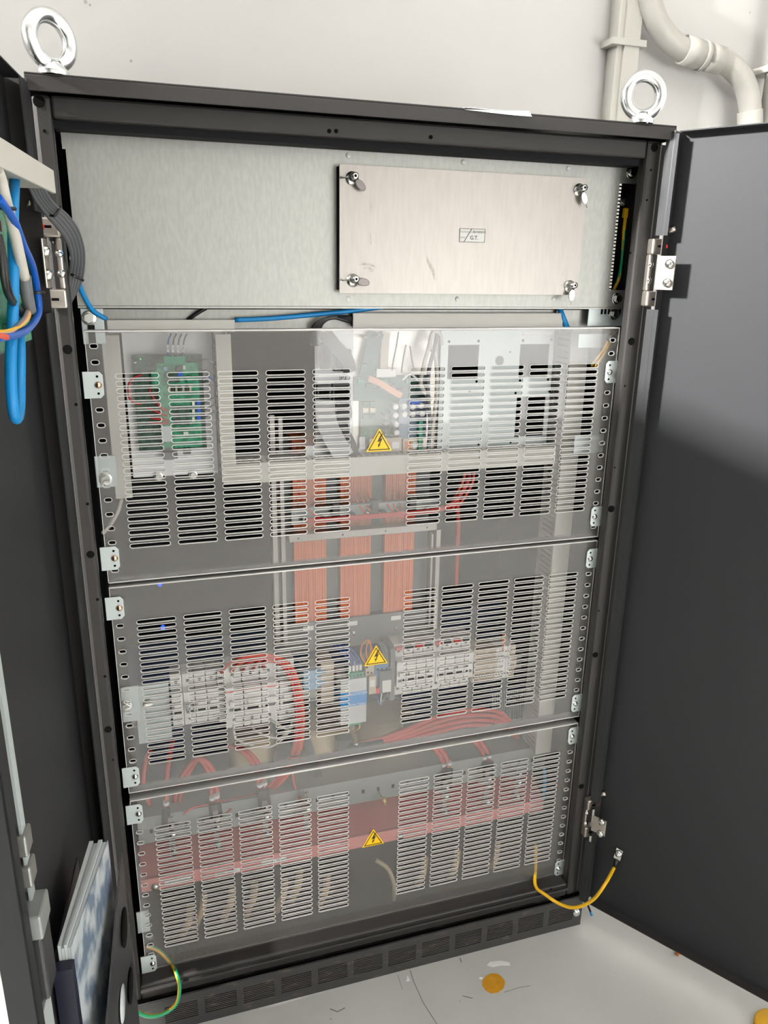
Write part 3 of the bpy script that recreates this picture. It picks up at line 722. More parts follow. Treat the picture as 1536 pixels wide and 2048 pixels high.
# ------------------------------------------------------------------ left circuit board on its white plate
BY = .125
x0, x1, z0, z1 = .070, .189, .884, 1.088
t = thing('board_plate', 'white mounting plate behind the small green circuit board', 'metal plate', (.13, BY, z0))
build('plate', MB().box(x0, x1, BY, BY + .002, z0, z1), M_WHITEP, t)
hexbolt(317, 952, BY - .001, .005, t); hexbolt(386, 949, BY - .001, .005, t)
t = thing('circuit_board', 'small green circuit board with red wires on the white plate', 'circuit board', at(335, 905, .112))
bx0, bx1, bz0, bz1 = rect(263, 710, 411, 898, .113); bx1 = at(404, 712, .113).x
build('base_board', MB().box(bx0, bx1, .113, .1146, bz0, bz1), M_PCBD, t)
gx0, gx1, gz0, gz1 = rect(313, 727, 405, 893, .104)
gb = build('green_board', MB().box(gx0, gx1, .104, .1056, gz0, gz1).box(gx0 - .008, gx0, .104, .1056, gz0 + .085, gz1 - .01), M_PCBG, t)
def chip(parent, u0, v0, u1, v1, Y, d, material, name='chip', bevel=.0004):
    x0, x1, z0, z1 = rect(u0, v0, u1, v1, Y)
    return build(name, MB().box(x0, x1, Y, Y + d, z0, z1), material, parent, bevel=bevel)
chip(t, 327, 713, 371, 727, .098, .012, M_TERM, 'terminal_block')
for k in range(4):
    chip(t, 333 + k * 10, 690, 339 + k * 10, 705, .094, .003, M_WHITE, 'wire_label')
    pts = [at(u, v, y) for u, v, y in ((336 + k * 10, 715, .10), (336 + k * 10, 700, .095), (337 + k * 10.5, 680, .097), (342 + k * 10.5, 668, .105))]
    build('wire', MB().tube(smooth_path(pts, 5), .0011, 6), M_CABLEN if k == 0 else M_CABLEG, t)
chip(t, 355, 744, 366, 753, .099, .005, M_BLUEP, 'trimmer'); chip(t, 326, 733, 335, 742, .099, .005, M_LBLUE, 'capacitor')
chip(t, 352, 732, 364, 742, .0995, .004, M_DARKP); chip(t, 366, 731, 371, 739, .0995, .004, M_WHITE, 'label')
chip(t, 373, 752, 385, 766, .099, .005, M_TERM, 'terminal_block')
for k in range(7): chip(t, 336 + k * 7, 772, 341 + k * 7, 783, .100, .004, M_DARKP if k % 2 else M_BEIGE, 'resistor')
for k in range(5): chip(t, 308 + k * 5, 763, 311 + k * 5, 771, .110, .003, M_BEIGE, 'resistor')
for k in range(3):
    chip(t, 393, 803 + k * 15, 402, 810 + k * 15, .096, .008, M_BLUEP, 'plug')
    chip(t, 384, 804 + k * 15, 390, 813 + k * 15, .098, .006, M_WHITE, 'plug_housing')
    pts = [at(u, v, y) for u, v, y in ((401, 806 + k * 15, .098), (412, 803 + k * 15, .094), (424, 797 + k * 14, .098), (436, 795 + k * 13, .106))]
    build('wire', MB().tube(smooth_path(pts, 5), .0011, 6), M_CABLEG, t)
for k, (u, v) in enumerate(((404, 742), (405, 756), (405, 765), (403, 722))):
    pts = [at(a, b, y) for a, b, y in ((u, v, .100), (u + 10, v - 3, .094), (u + 22, v + 4, .098), (u + 30, v + 8, .108))]
    build('wire', MB().tube(smooth_path(pts, 5), .0012, 6), M_CABLEN if k == 1 else M_CABLEG, t)
chip(t, 322, 853, 345, 883, .1035, .0006, mat('pale_label', (.62, .68, .68), .5), 'label', 0)
chip(t, 367, 864, 377, 871, .1035, .0006, M_WHITE, 'label', 0)
chip(t, 325, 905, 356, 919, .108, .008, M_CABLEG, 'connector'); chip(t, 366, 897, 382, 908, .108, .008, M_CABLEG, 'connector')
chip(t, 330, 745, 360, 765, .101, .003, M_PCBD); chip(t, 345, 812, 380, 850, .101, .003, M_PCBD)
chip(t, 280, 717, 282, 719, .112, .001, mat('green_led', (.1, .9, .3), .4, emit=((.1, 1, .3), 3.0)), 'indicator_led', 0)
for k, px in enumerate((((283, 749, .108), (262, 760, .100), (256, 780, .098), (262, 801, .100), (281, 809, .106)),
                        ((298, 778, .106), (306, 795, .100), (322, 815, .099), (334, 822, .102)), ((291, 815, .106), (305, 820, .099), (322, 827, .099), (334, 832, .102)),
                        ((297, 833, .106), (310, 838, .099), (326, 838, .099), (336, 842, .102)), ((296, 844, .108), (315, 847, .1), (336, 846, .102)))):
    build('wire', MB().tube(smooth_path([at(*q) for q in px], 6), .0015, 6), M_RED, t)
for u, v in ((270, 725), (379, 726), (322, 889), (391, 886)):
    p = at(u, v, .112); build('screw', MB().lathe((p.x, .111, p.z), (0, 1, 0), [(0, 0), (0, .0026), (.002, .0026)], 10), M_STEEL, t)

# ------------------------------------------------------------------ connector panel, main board, perforated plate
CY = .125
x0, x1, z0, z1 = rect(629, 664, 706, 918, CY)
t = thing('connector_panel', 'pale metal connector panel with black sockets and a grey ribbon cable', 'panel', ((x0 + x1) / 2, CY, z0))
build('plate', MB().box(x0, x1, CY, CY + .002, z0, z1 + .004), M_WHITEP, t)
for u0, v0, u1, v1 in ((641, 687, 665, 738), (668, 700, 703, 742), (635, 771, 662, 803), (666, 768, 702, 803)):
    c = chip(t, u0, v0, u1, v1, CY - .012, .012, M_DARKP, 'socket')
    chip(c, u0 + 3, v0 + 4, u1 - 3, v1 - 5, CY - .0125, .0006, M_HOLE, 'socket_face', 0)
text('marking', 'JP1', at(683, 693, CY - .0005), .010, M_INK, t); text('marking', 'JP3', at(686, 756, CY - .0005), .009, M_INK, t)
def ribbon(parent, px, w, material, name='ribbon_cable'):
    q = MB(); pts = smooth_path([at(*p) for p in px], 6)
    for i in range(len(pts) - 1):
        d = (pts[i + 1] - pts[i]).normalized(); s_ = d.cross(Vector((0, 1, 0))).normalized() * w / 2
        d2 = (pts[min(i + 2, len(pts) - 1)] - pts[i + 1]); d2 = d2.normalized() if d2.length > 1e-6 else d; s2 = d2.cross(Vector((0, 1, 0))).normalized() * w / 2
        a, b, c, e = pts[i] - s_, pts[i] + s_, pts[i + 1] + s2, pts[i + 1] - s2; o = Vector((0, .0015, 0))
        q.add([a, b, c, e, a + o, b + o, c + o, e + o], [(0, 1, 2, 3), (7, 6, 5, 4), (0, 3, 7, 4), (1, 5, 6, 2)])
    return build(name, q, material, parent)
ribbon(t, ((650, 800, .11), (652, 835, .10), (664, 870, .098), (690, 915, .10)), .030, mat('pale_ribbon', (.52, .52, .53), .5))
ribbon(t, ((686, 800, .11), (690, 830, .104), (682, 852, .103), (700, 895, .106), (706, 918, .11)), .022, M_DARKP)
ribbon(t, ((648, 664, .11), (668, 690, .104), (694, 720, .104), (700, 745, .11)), .020, M_DARKP)
chip(t, 612, 892, 690, 921, CY - .004, .004, M_WHITEP, 'lower_plate')

x0, x1, z0, z1 = rect(704, 664, 872, 900, CY + .004)
t = thing('drive_board', 'large control board with white round capacitors behind the upper warning triangle', 'circuit board', ((x0 + x1) / 2, CY, z0))
build('carrier', MB().box(x0, x1, CY + .004, CY + .006, z0, z1 + .003), mat('carrier_metal', (.66, .62, .57), .4, metal=.5, noise=.1, nscale=30), t)
chip(t, 708, 754, 852, 797, CY - .004, .004, M_PCBT, 'board'); chip(t, 721, 797, 832, 884, CY - .001, .003, M_PCBG if False else mat('pcb_pale', (.04, .13, .08), .45, col2=(.16, .22, .14), nscale=160, ramp=(.4, .6)), 'board')
chip(t, 798, 797, 852, 876, CY - .008, .006, mat('blue_grey_box', (.16, .22, .32), .45), 'capacitor_bank')
for u, v, r in ((792, 814, 5.2), (809, 813, 5.2), (826, 814, 5.2), (843, 812, 5.2), (792, 831, 5.2), (810, 829, 5.2), (826, 829, 5.2), (845, 828, 5.2), (793, 850, 5.2), (794, 866, 5.0),
                (772, 832, 2.2), (772, 842, 2.2), (772, 850, 2.8), (772, 860, 2.2), (772, 869, 2.4), (732, 674, 3), (755, 675, 3), (758, 670, 2), (786, 772, 2), (761, 776, 2), (731, 730, 2.5)):
    p = at(u, v, CY - .02); rr = r / 1130
    build('capacitor', MB().lathe((p.x, CY - .02, p.z), (0, 1, 0), [(0, 0), (0, rr * .9), (.001, rr), (.02, rr)], 12), M_WHITE if r > 4 else M_ALU, t)
chip(t, 818, 802, 846, 812, CY - .016, .014, M_BLUEP, 'capacitor')
chip(t, 739, 878, 803, 902, CY - .012, .012, M_BEIGE, 'connector'); chip(t, 806, 878, 846, 902, CY - .012, .012, M_BEIGE, 'connector')
for u0, u1, m_ in ((745, 760, M_WHITE), (764, 780, M_ORANGE), (784, 799, M_WHITE), (811, 822, M_ORANGE), (826, 842, M_WHITE)): chip(t, u0, 884, u1, 897, CY - .013, .001, m_, 'plug', 0)
chip(t, 719, 874, 730, 898, CY - .003, .002, M_WHITE, 'label', 0)
for k in range(6): chip(t, 726 + (k % 2) * 14, 803 + (k // 2) * 13, 737 + (k % 2) * 14, 812 + (k // 2) * 13, CY - .005, .004, M_BEIGE if k in (2, 3) else M_PCBT, 'chip')
for k in range(8): chip(t, 716 + k * 16, 759 + (k % 3) * 9, 727 + k * 16, 766 + (k % 3) * 9, CY - .007, .003, M_DARKP if k % 3 else M_PCBG, 'chip')
ribbon(t, ((738, 757, .112), (760, 766, .108), (782, 780, .107), (803, 792, .11)), .009, mat('salmon_ribbon', (.80, .42, .26), .5))
ribbon(t, ((754, 664, .118), (747, 690, .115), (741, 720, .114), (732, 755, .117)), .022, M_PCBT, 'teal_ribbon')
ribbon(t, ((772, 664, .119), (770, 700, .117), (768, 742, .117)), .012, mat('tan_strip', (.66, .56, .46), .5), 'strip')
chip(t, 753, 738, 792, 754, .112, .006, M_WHITE, 'connector')
for k, px in enumerate((((797, 664, .11), (793, 690, .108), (786, 725, .11), (783, 750, .115)), ((812, 690, .112), (806, 720, .109), (803, 745, .113)), ((820, 692, .112), (824, 720, .109), (827, 735, .113)))):
    build('wire', MB().tube(smooth_path([at(*q) for q in px], 6), .0012, 6), M_CABLEK if k == 0 else M_INK, t)
for k, px in enumerate((((866, 664, .10), (856, 700, .095), (847, 735, .095), (842, 770, .10), (862, 800, .104)), ((874, 666, .10), (868, 700, .096), (858, 740, .096), (856, 790, .10), (860, 850, .10), (856, 905, .10)),
                        ((884, 690, .10), (880, 668, .098), (866, 664, .098), (860, 690, .1), (872, 720, .1), (873, 790, .1), (862, 880, .1)), ((838, 762, .105), (820, 748, .1), (804, 760, .102)))):
    tag(build('control_cable', MB().tube(smooth_path([at(*q) for q in px], 8), .0032 if k < 3 else .002, 8), [M_CABLEW, M_CABLEG, M_CABLEW, M_WHITE][k]),
        ['white control cable slanting down to the right of the large board', 'grey control cable running straight down beside the large board', 'pale control cable looped at the top right of the large board', 'short pale wire curved over the large board'][k], 'cable')
tag(build('terminal_column', MB().box(at(838, 845, .11).x, at(845, 845, .11).x, .108, .118, at(840, 900, .11).z, at(840, 842, .11).z), M_TERM), 'slim green terminal column beside the capacitors', 'terminal')
# perforated plate with square windows
Y = CY - .004
HX = [at(882, 690, Y).x, at(897, 690, Y).x, at(958, 700, Y).x, at(1041, 690, Y).x, at(1099, 700, Y).x, at(1108, 690, Y).x]
HZ_ = [at(1000, 903, Y).z, at(1060, 872, Y).z, at(1060, 793, Y).z, at(1000, 756, Y).z, at(1000, 689, Y).z, at(1000, 660, Y).z]
q = MB()
for i in range(5):
    for j in range(5):
        if (j == 3 and i in (1, 3)) or (j == 1 and i == 3): continue
        q.box(HX[i], HX[i + 1], Y, Y + .002, HZ_[j], HZ_[j + 1])
t = thing('window_plate', 'pale metal plate with square windows at the upper right behind the sheet', 'metal plate', ((HX[0] + HX[-1]) / 2, Y, HZ_[0]))
build('plate', q, mat('blue_white_metal', (.56, .61, .61), .45, metal=.2), t)
for u, v, r in ((999, 721, .0075), (898, 683, .0022), (957, 682, .0022), (1046, 681, .0022), (1102, 679, .0022), (953, 763, .002), (1040, 761, .002), (1096, 759, .002), (1020, 704, .0015), (1031, 786, .002), (1099, 783, .002), (1021, 885, .0016), (957, 889, .0016), (939, 783, .0014)):
    p = at(u, v, Y); build('hole', MB().cyl((p.x, Y - .0004, p.z), (p.x, Y + .0004, p.z), r, 14), M_HOLE if r < .005 else M_CORE, t)
chip(t, 1045, 664, 1106, 671, Y - .0006, .0005, M_WHITE, 'label', 0)

# cables passing along the top gap
wire('network_cable', 'blue network cable lying along the gap under the galvanised plate', 'cable', ((470, 640, .058), (540, 637, .056), (620, 630, .056), (700, 622, .057), (765, 614, .06)), .0032, M_CABLEB)
for k in range(6):
    wire('black_cable', ['lowest', 'second', 'third', 'fourth', 'fifth', 'topmost'][k] + ' black cable of the looped bundle at the left end of the long duct', 'cable', ((706, 646 - k * 2.2, .058), (690, 641 - k * 1.6, .052 + k * .001), (668, 636 - k * .4, .05), (650 - k * 2.2, 642, .05), (640 - k * 3, 658, .054), (638 - k * 3, 690, .07)), .0021, M_CABLEK, 'black bundle at the long duct')
wire('network_cable', 'blue cable leaving the right end of the long top duct', 'cable', ((1118, 612, .062), (1122, 625, .056), (1128, 640, .054), (1134, 655, .058)), .0042, M_CABLEB)
wire('black_cable', 'black cable crossing the gap above the short duct', 'cable', ((375, 640, .064), (392, 628, .06), (412, 616, .058)), .0026, M_CABLEK)
wire('earth_wire', 'pair of yellow earth wires behind the top right corner clip', 'wire', ((1216, 682, .05), (1203, 705, .055), (1190, 722, .06), (1183, 732, .064)), .0018, M_YELLOW)
wire('earth_wire', 'longer yellow earth wire beside the top right corner clip', 'wire', ((1220, 685, .05), (1210, 705, .052), (1202, 718, .056), (1190, 734, .06)), .002, M_YELLOW)
wire('white_wire', 'white wire slanting out below the cream duct on the left', 'wire', ((243, 998, .11), (235, 1025, .10), (220, 1050, .085), (206, 1066, .07)), .0028, M_CABLEW)

# ------------------------------------------------------------------ reactor with three copper coils
RYF = .17
zc1, zc0 = at(620, 878, RYF).z, at(620, 1243, RYF).z
t = thing('reactor', 'three-phase reactor with three copper-coloured coils and grey core', 'reactor', at(705, 1290, RYF))
cxs = [(at(588, 1100, RYF).x, at(653, 1100, RYF).x), (at(681, 1100, RYF).x, at(742, 1100, RYF).x), (at(769, 1100, RYF).x, at(828, 1100, RYF).x)]
for a, b in cxs:
    q = MB(); n = 14
    for k in range(n): q.box(a + (b - a) * k / n + .0002, a + (b - a) * (k + 1) / n - .0002, RYF + (.0006 if k % 3 else 0), RYF + .07, zc0, zc1)
    build('coil', q, M_COIL, t)
gx = [cxs[0][0] - .028] + [cxs[0][1], cxs[1][0], cxs[1][1], cxs[2][0], cxs[2][1]] + [cxs[2][1] + .03]
for a, b in ((gx[0], cxs[0][0]), (cxs[0][1], cxs[1][0]), (cxs[1][1], cxs[2][0]), (cxs[2][1], gx[-1])):
    build('core_leg', MB().box(a + .001, b - .001, RYF + .012, RYF + .075, zc0 - .03, zc1), M_CORE, t)
bp = build('base_plate', MB().box(gx[0] - .01, gx[-1] + .01, RYF - .004, RYF + .01, at(705, 1290, RYF).z, zc0), mat('base_grey', (.16, .16, .155), .45, metal=.3), t)
for u, v in ((705, 1247), (792, 1236), (617, 1257)):
    p = at(u, v, RYF - .005); build('label', MB().box(p.x - .009, p.x + .009, RYF - .0048, RYF - .004, p.z - .004, p.z + .004), M_WHITE, bp)
for u, v in ((708, 1268), (793, 1258), (621, 1279)):
    p = at(u, v, RYF - .006); build('screw', MB().lathe((p.x, RYF - .0075, p.z), (0, 1, 0), [(0, .0002), (.001, .003), (.0035, .0045)], 12), M_STEEL, bp)
def bar(u, v0, v1, w, Y, name='frame_bar'):
    x = at(u, (v0 + v1) / 2, Y).x; build(name, MB().box(x - w / 2, x + w / 2, Y, Y + .012, at(u, v1, Y).z, at(u, v0, Y).z), M_ALU, t, bevel=.0006)
bar(550, 830, 1290, .008, .15); bar(566, 835, 1292, .007, .155); bar(874, 1060, 1258, .008, .155); bar(862, 1068, 1255, .004, .16)
a, b = at(578, 1080, .14), at(874, 1052, .14); zz = (a.z + b.z) / 2
cb = build('cross_bar', MB().box(a.x, b.x, .14, .16, zz - .006, zz + .006), M_ALU, t, bevel=.0008)
for k in range(4):
    x = a.x + (b.x - a.x) * (.06 + .29 * k); build('hole', MB().cyl((x, .1395, zz), (x, .1402, zz), .0015, 8), M_HOLE, cb)
# clamp strip with red wires above the cross bar
Y = .14
x0, x1, z0, z1 = rect(583, 1010, 876, 1040, Y)
z1 = at(583, 1016, Y).z; z0 = z1 - .028
t = thing('clamp_strip', 'metal clamp strip with black cable clamps above the copper coils', 'strip', ((x0 + x1) / 2, Y, z0))
build('strip', MB().box(x0, x1, Y + .002, Y + .004, z0, z1).box(x0, x1, Y - .008, Y + .004, z1 - .002, z1), M_CHAN, t)
for k in range(9):
    x = x0 + (x1 - x0) * (.08 + .105 * k); z = z0 + .008
    build('clamp', MB().lathe((x, Y - .006, z), (0, 1, 0), [(0, .0), (0, .0055), (.002, .0065), (.008, .0065)], 12), M_DARKP if k % 4 else M_STEEL, t)
for k in range(3):
    x = x0 + (x1 - x0) * (.28 + .26 * k); build('clip', MB().box(x - .006, x + .006, Y - .012, Y + .002, z0 + .01, z1 + .006), M_DARKP, t, bevel=.001)
trunk = ((612, 1043, .128), (660, 1041, .124), (720, 1036, .124), (790, 1031, .124), (860, 1024, .124), (900, 1012, .12), (925, 985, .12), (940, 955, .125))
for k in range(2):
    wire('red_wire', ['upper red wire of the lacing over the clamp strip', 'lower red wire of the lacing over the clamp strip'][k], 'wire', [(u, v - 4 * k, y) for u, v, y in trunk], .0026, M_RED)
wb = [('leftmost', 640), ('second', 748), ('third', 762), ('fourth', 776), ('fifth', 806), ('sixth', 818), ('rightmost', 830)]
for k, (nm, u) in enumerate(wb):
    u2 = u - 42 + (12 if k > 3 else 0)
    wire('red_wire', f'{nm} thin red wire fanning out above the clamp strip', 'wire', ((u, 1036, .128), (u - 16, 1026, .13), (u - 30, 1010, .138), (u2, 985, .15)), .0014, M_REDO)
for k in range(3):
    wire('red_wire', ['inner', 'middle', 'outer'][k] + ' red wire hanging in the right-hand loop beside the coils', 'wire', ((895 + 8 * k, 1020, .13), (912 + 10 * k, 990, .125), (925 + 10 * k, 965, .125), (930 + 9 * k, 945, .13)), .0022, M_REDO)
wire('red_wire', 'straight red wire dropping to the right of the reactor', 'wire', ((915, 1000, .17), (916, 1060, .19), (914, 1120, .2), (912, 1170, .21)), .004, M_RED)

# ------------------------------------------------------------------ DIN rail with breakers
DY = .115                                              # front of the switchgear
zr = at(560, 1392, .16).z
t = thing('din_rail', 'galvanised mounting rail carrying the breakers', 'rail', (.35, .165, zr - .02))
build('rail', MB().box(.035, .735, .164, .166, zr - .0175, zr + .0175).box(.035, .735, .158, .164, zr + .0155, zr + .0175).box(.035, .735, .158, .164, zr - .0175, zr - .0155), M_GALV, t)
t = thing('side_plate', 'bluish galvanised plate left of the breakers behind the middle sheet', 'metal plate', at(300, 1490, .13))
x0, x1, z0, z1 = rect(285, 1372, 345, 1478, .13); build('plate', MB().box(.045, x1, .13, .132, z0, z1), M_CLIP, t)
hexbolt(296, 1408, .129, .006, t)
def breaker(x0, w, zc, h, Y, d, label, handle='white', poles=1, group=None, red=False):
    t = thing('circuit_breaker', label, 'circuit breaker', (x0 + w / 2, Y, zc - h / 2), group)
    e = .0004
    build('body', MB().box(x0 + e, x0 + w - e, Y + .018, Y + d, zc - h / 2, zc + h / 2), M_WHITE, t, bevel=.001)
    build('nose', MB().box(x0 + e, x0 + w - e, Y, Y + .02, zc - h * .25, zc + h * .25), M_WHITE, t, bevel=.001)
    pw = w / poles
    for k in range(poles):
        xc = x0 + pw * (k + .5)
        for s in (-1, 1):
            build('terminal_screw', MB().cyl((xc, Y + .0172, zc + s * h * .37), (xc, Y + .0185, zc + s * h * .37), .0028, 10), M_DARKP, t)
        build('toggle', MB().box(xc - pw * .3, xc + pw * .3, Y - .006, Y, zc - .002, zc + .006), M_WHITE if handle == 'white' else M_DARKP, t, bevel=.001)
        build('window', MB().box(xc - pw * .32, xc + pw * .32, Y - .0004, Y, zc - .014, zc - .009), M_DARKP, t)
    if red: build('red_line', MB().box(x0 + e, x0 + w - e, Y - .0003, Y, zc + h * .18, zc + h * .20), M_REDP, t)
    return t
zc = at(380, 1410, DY).z; x = at(343, 1410, DY).x; w = .0183
names = ['leftmost white breaker of the left group', 'second white breaker of the left group with a dark number tag', 'third white breaker of the left group', 'fourth white breaker of the left group']
xb0 = x
for k in range(4):
    t = breaker(x + k * w, w, zc, .092, DY, .052, names[k], group='left breakers')
    if k == 1:
        g = build('tag', MB().box(x + k * w + .002, x + k * w + .016, DY - .007, DY - .006, zc - .006, zc + .006), M_CABLEG, t); text('marking', '75', (x + k * w + .009, DY - .0072, zc), .009, M_WHITE, g)
t = thing('auxiliary_strip', 'slim grey strip with dark notches beside the left breakers', 'contact block', (x + 4.3 * w, DY, zc - .045))
build('body', MB().box(x + 4 * w, x + 4.5 * w, DY + .01, DY + .05, zc - .046, zc + .046), M_WHITE, t)
for k in range(8): build('notch', MB().box(x + 4.05 * w, x + 4.45 * w, DY + .0095, DY + .0102, zc - .036 + k * .010, zc - .032 + k * .010), M_DARKP, t)
x = x + 4.5 * w + .001; zc2 = at(500, 1402, DY).z
for k in range(4):
    wk = .029; breaker(x + k * wk, wk - .0005, zc2, .112, DY, .055, ['wide white breaker with a red line, leftmost of four', 'second wide white breaker with a red line', 'third wide white breaker with a red line', 'wide white breaker with a red line beside the red cable bundle'][k], group='wide breakers', red=True)
xe = x + 4 * .029
for k in range(3):
    xx = x + .03 * k + .012; xr_ = x + .108
    pts = [Vector((xx, DY + .02, zc2 - .05)), Vector((xx + .006, DY + .008, zc2 - .075 + k * .012)), Vector(((xx + xr_) / 2 + .01, DY + .004, zc2 - .094 + k * .014)), Vector((xr_, DY + .008, zc2 - .066 + k * .005)), Vector((xr_ + .004, DY + .02, zc2 - .045))]
    tag(build('white_wire', MB().tube(smooth_path(pts, 8), .0021, 8), M_CABLEW), ['longest white wire looped under the wide breakers', 'middle white wire looped under the wide breakers', 'shortest white wire looped under the wide breakers'][k], 'wire', 'white loops under the breakers')
# red bundle over the wide breakers and down on their right
for k in range(5):
    o = k * 3.2; yk = .105 + .004 * (k % 2)
    wire('red_cable', ['outermost', 'second', 'third', 'fourth', 'innermost'][k] + ' red cable of the bundle arching over the wide breakers', 'cable',
         ((440 + k * 22, 1345 - k * 2, .13), (462 + k * 16, 1326 + o * .2, yk), (500 + k * 9, 1312 + o * .8, yk), (550 + k * 2, 1313 + o, yk), (583 - o * .5, 1335 + o, yk), (600 - o, 1380, yk), (606 - o, 1440, yk), (600 - o, 1500, yk + .005), (578 - o, 1545, yk + .01), (545 - o, 1580, yk + .02)), .0033, M_REDO if k < 2 else M_RED)
tag(build('cable_tie', MB().torus(at(590, 1505, .108), (1, 0, .1), (0, 1, 0), .011, .0015, 20, 6), M_CABLEK), 'black cable tie round the red bundle right of the wide breakers', 'cable tie')
# light blue contact block and beige terminals
chipx = thing('blue_module', 'pale blue module between the red bundle and the beige terminals', 'module', at(628, 1378, .12))
chip(chipx, 607, 1344, 652, 1376, .12, .04, M_LBLUE, 'body'); chip(chipx, 607, 1335, 652, 1343, .13, .03, M_CABLEG, 'shoulder')
t = thing('terminal_block', 'beige terminal block left of the power supply', 'terminal block', at(655, 1405, .12))
for k in range(7): chip(t, 642, 1328 + k * 11, 668, 1337 + k * 11, .118 + (.004 if k % 2 else 0), .04, M_BEIGE, 'terminal')
# power supply
t = thing('power_supply', 'grey power supply module with a blue band and green terminals', 'power supply', at(705, 1447, .105))
PY2 = .098; px0, px1, pz0, pz1 = rect(681, 1362, 735, 1443, PY2); px1 = at(733, 1400, PY2).x
M_PSU = mat('psu_grey', (.66, .67, .68), .4)
b_ = build('body', MB().box(px0, px1, PY2, PY2 + .06, pz0, pz1), M_PSU, t, bevel=.0008)
zz1, zz0 = at(706, 1384, PY2).z, at(706, 1412, PY2).z
build('blue_band', MB().box(px0 - .0003, px1 + .0002, PY2 - .0004, PY2 + .05, zz0, zz1), M_BLUEL, t)
text('brand_line', 'ADELSYSTEM', ((px0 + px1) / 2 + .004, PY2 - .0006, zz1 - .004), .0066, M_WHITE, t); text('type_line', 'Power Supply', ((px0 + px1) / 2 + .006, PY2 - .0006, zz0 + .003), .0055, M_WHITE, t)
build('terminal', MB().box(px0 + .014, px1 - .003, PY2 + .004, PY2 + .03, pz1, pz1 + .009), M_TERM, t, bevel=.0005); build('terminal', MB().box(px0 + .014, px1 - .008, PY2 + .004, PY2 + .03, pz0 - .006, pz0), M_TERM, t, bevel=.0005)
for k in range(5): build('terminal_screw', MB().cyl((px0 + .018 + k * .006, PY2 + .0035, pz1 + .004), (px0 + .018 + k * .006, PY2 + .0045, pz1 + .004), .0016, 8), M_HOLE, t)
build('indicator_led', MB().cyl((px0 + .010, PY2 - .0006, zz1 + .005), (px0 + .010, PY2, zz1 + .005), .0017, 8), mat('green_led2', (.2, .9, .2), .4, emit=((.4, 1, .1), 2)), t)
for k in range(4):
    xx = px0 + .018 + k * .006
    build('wire_label', MB().box(xx - .002, xx + .002, PY2 + .006, PY2 + .010, pz1 + .011, pz1 + .021), M_WHITE, t)
    wire('blue_wire', ['leftmost', 'second', 'third', 'rightmost'][k] + ' dark blue wire rising from the power supply', 'wire', [], .001, M_CABLEN) if False else tag(build('blue_wire', MB().tube(smooth_path([Vector((xx, PY2 + .008, pz1 + .02)), Vector((xx - .003, PY2 + .006, pz1 + .032)), Vector((xx - .012, PY2 + .012, pz1 + .046)), Vector((xx - .024, PY2 + .03, pz1 + .052))], 6), .0012, 6), M_CABLEN), ['leftmost', 'second', 'third', 'rightmost'][k] + ' dark blue wire rising from the power supply', 'wire')
for k, m_ in enumerate((M_CABLEG, M_CABLEK, M_YELLOW)):
    xx = px0 + .020 + k * .007
    tag(build('supply_wire', MB().tube(smooth_path([Vector((xx, PY2 + .012, pz0 - .004)), Vector((xx + .002, PY2 + .012, pz0 - .018)), Vector((px0 + .025, PY2 + .03, pz0 - .036))], 6), .0013, 6), m_), ['grey', 'black', 'yellow'][k] + ' wire under the power supply', 'wire')
# relays
t = thing('relay', 'white relay on a beige base right of the power supply', 'relay', at(742, 1386, .11))
chip(t, 731, 1329, 749, 1352, .115, .04, M_BEIGE, 'base'); chip(t, 738, 1354, 752, 1387, .108, .045, M_BEIGE, 'body'); chip(t, 740, 1361, 750, 1373, .1075, .0006, M_WHITE, 'label', 0)
for u, v in ((734, 1335), (736, 1345), (743, 1346)):
    p = at(u, v, .1145); build('terminal_hole', MB().cyl((p.x, .1143, p.z), (p.x, .1152, p.z), .0017, 8), M_HOLE, t)
t = thing('relay', 'dark relay on a blue base under the middle warning triangle', 'relay', at(768, 1386, .11))
chip(t, 750, 1330, 776, 1352, .112, .04, mat('relay_blue', (.05, .20, .38), .4), 'base'); chip(t, 752, 1345, 770, 1378, .116, .04, mat('relay_blue2', (.10, .18, .30), .4), 'carrier'); chip(t, 760, 1344, 783, 1384, .106, .045, mat('relay_dark', (.12, .13, .15), .3), 'body'); chip(t, 765, 1362, 782, 1383, .1055, .0006, M_WHITE, 'label', 0)
for k, (u, v) in enumerate(((755, 1339), (764, 1338), (773, 1337))):
    p = at(u, v, .1115); build('terminal_hole', MB().cyl((p.x, .1113, p.z), (p.x, .1122, p.z), .0017, 8), M_HOLE, t)
chip(t, 752, 1378, 762, 1387, .108, .01, M_REDP, 'release_clip')
for k, px in enumerate((((735, 1332, .118), (722, 1312, .11), (724, 1290, .108), (735, 1280, .108), (741, 1290, .112), (738, 1330, .118)), ((739, 1332, .118), (732, 1305, .11), (737, 1284, .108), (744, 1300, .114), (742, 1330, .118)))):
    wire('orange_wire', ['outer', 'inner'][k] + ' orange wire looped left of the middle warning triangle', 'wire', px, .0012, M_ORANGE)
for k in range(3):
    wire('grey_wire', ['left', 'middle', 'right'][k] + ' grey wire bent over the middle warning triangle', 'wire', ((750 + k * 6, 1284, .13), (757 + k * 4, 1286, .12), (765 + k * 4, 1300, .118), (771 + k * 3, 1330, .118)), .0014, M_CABLEG)
for k in range(3):
    wire('relay_wire', ['left', 'middle', 'right'][k] + ' thin wire gathered below the dark relay', 'wire', ((752 + 12 * k, 1384, .12), (754 + 8 * k, 1396, .125), (761, 1410, .13)), .0011, (M_CABLEN, M_WHITE, M_CABLEG)[k])
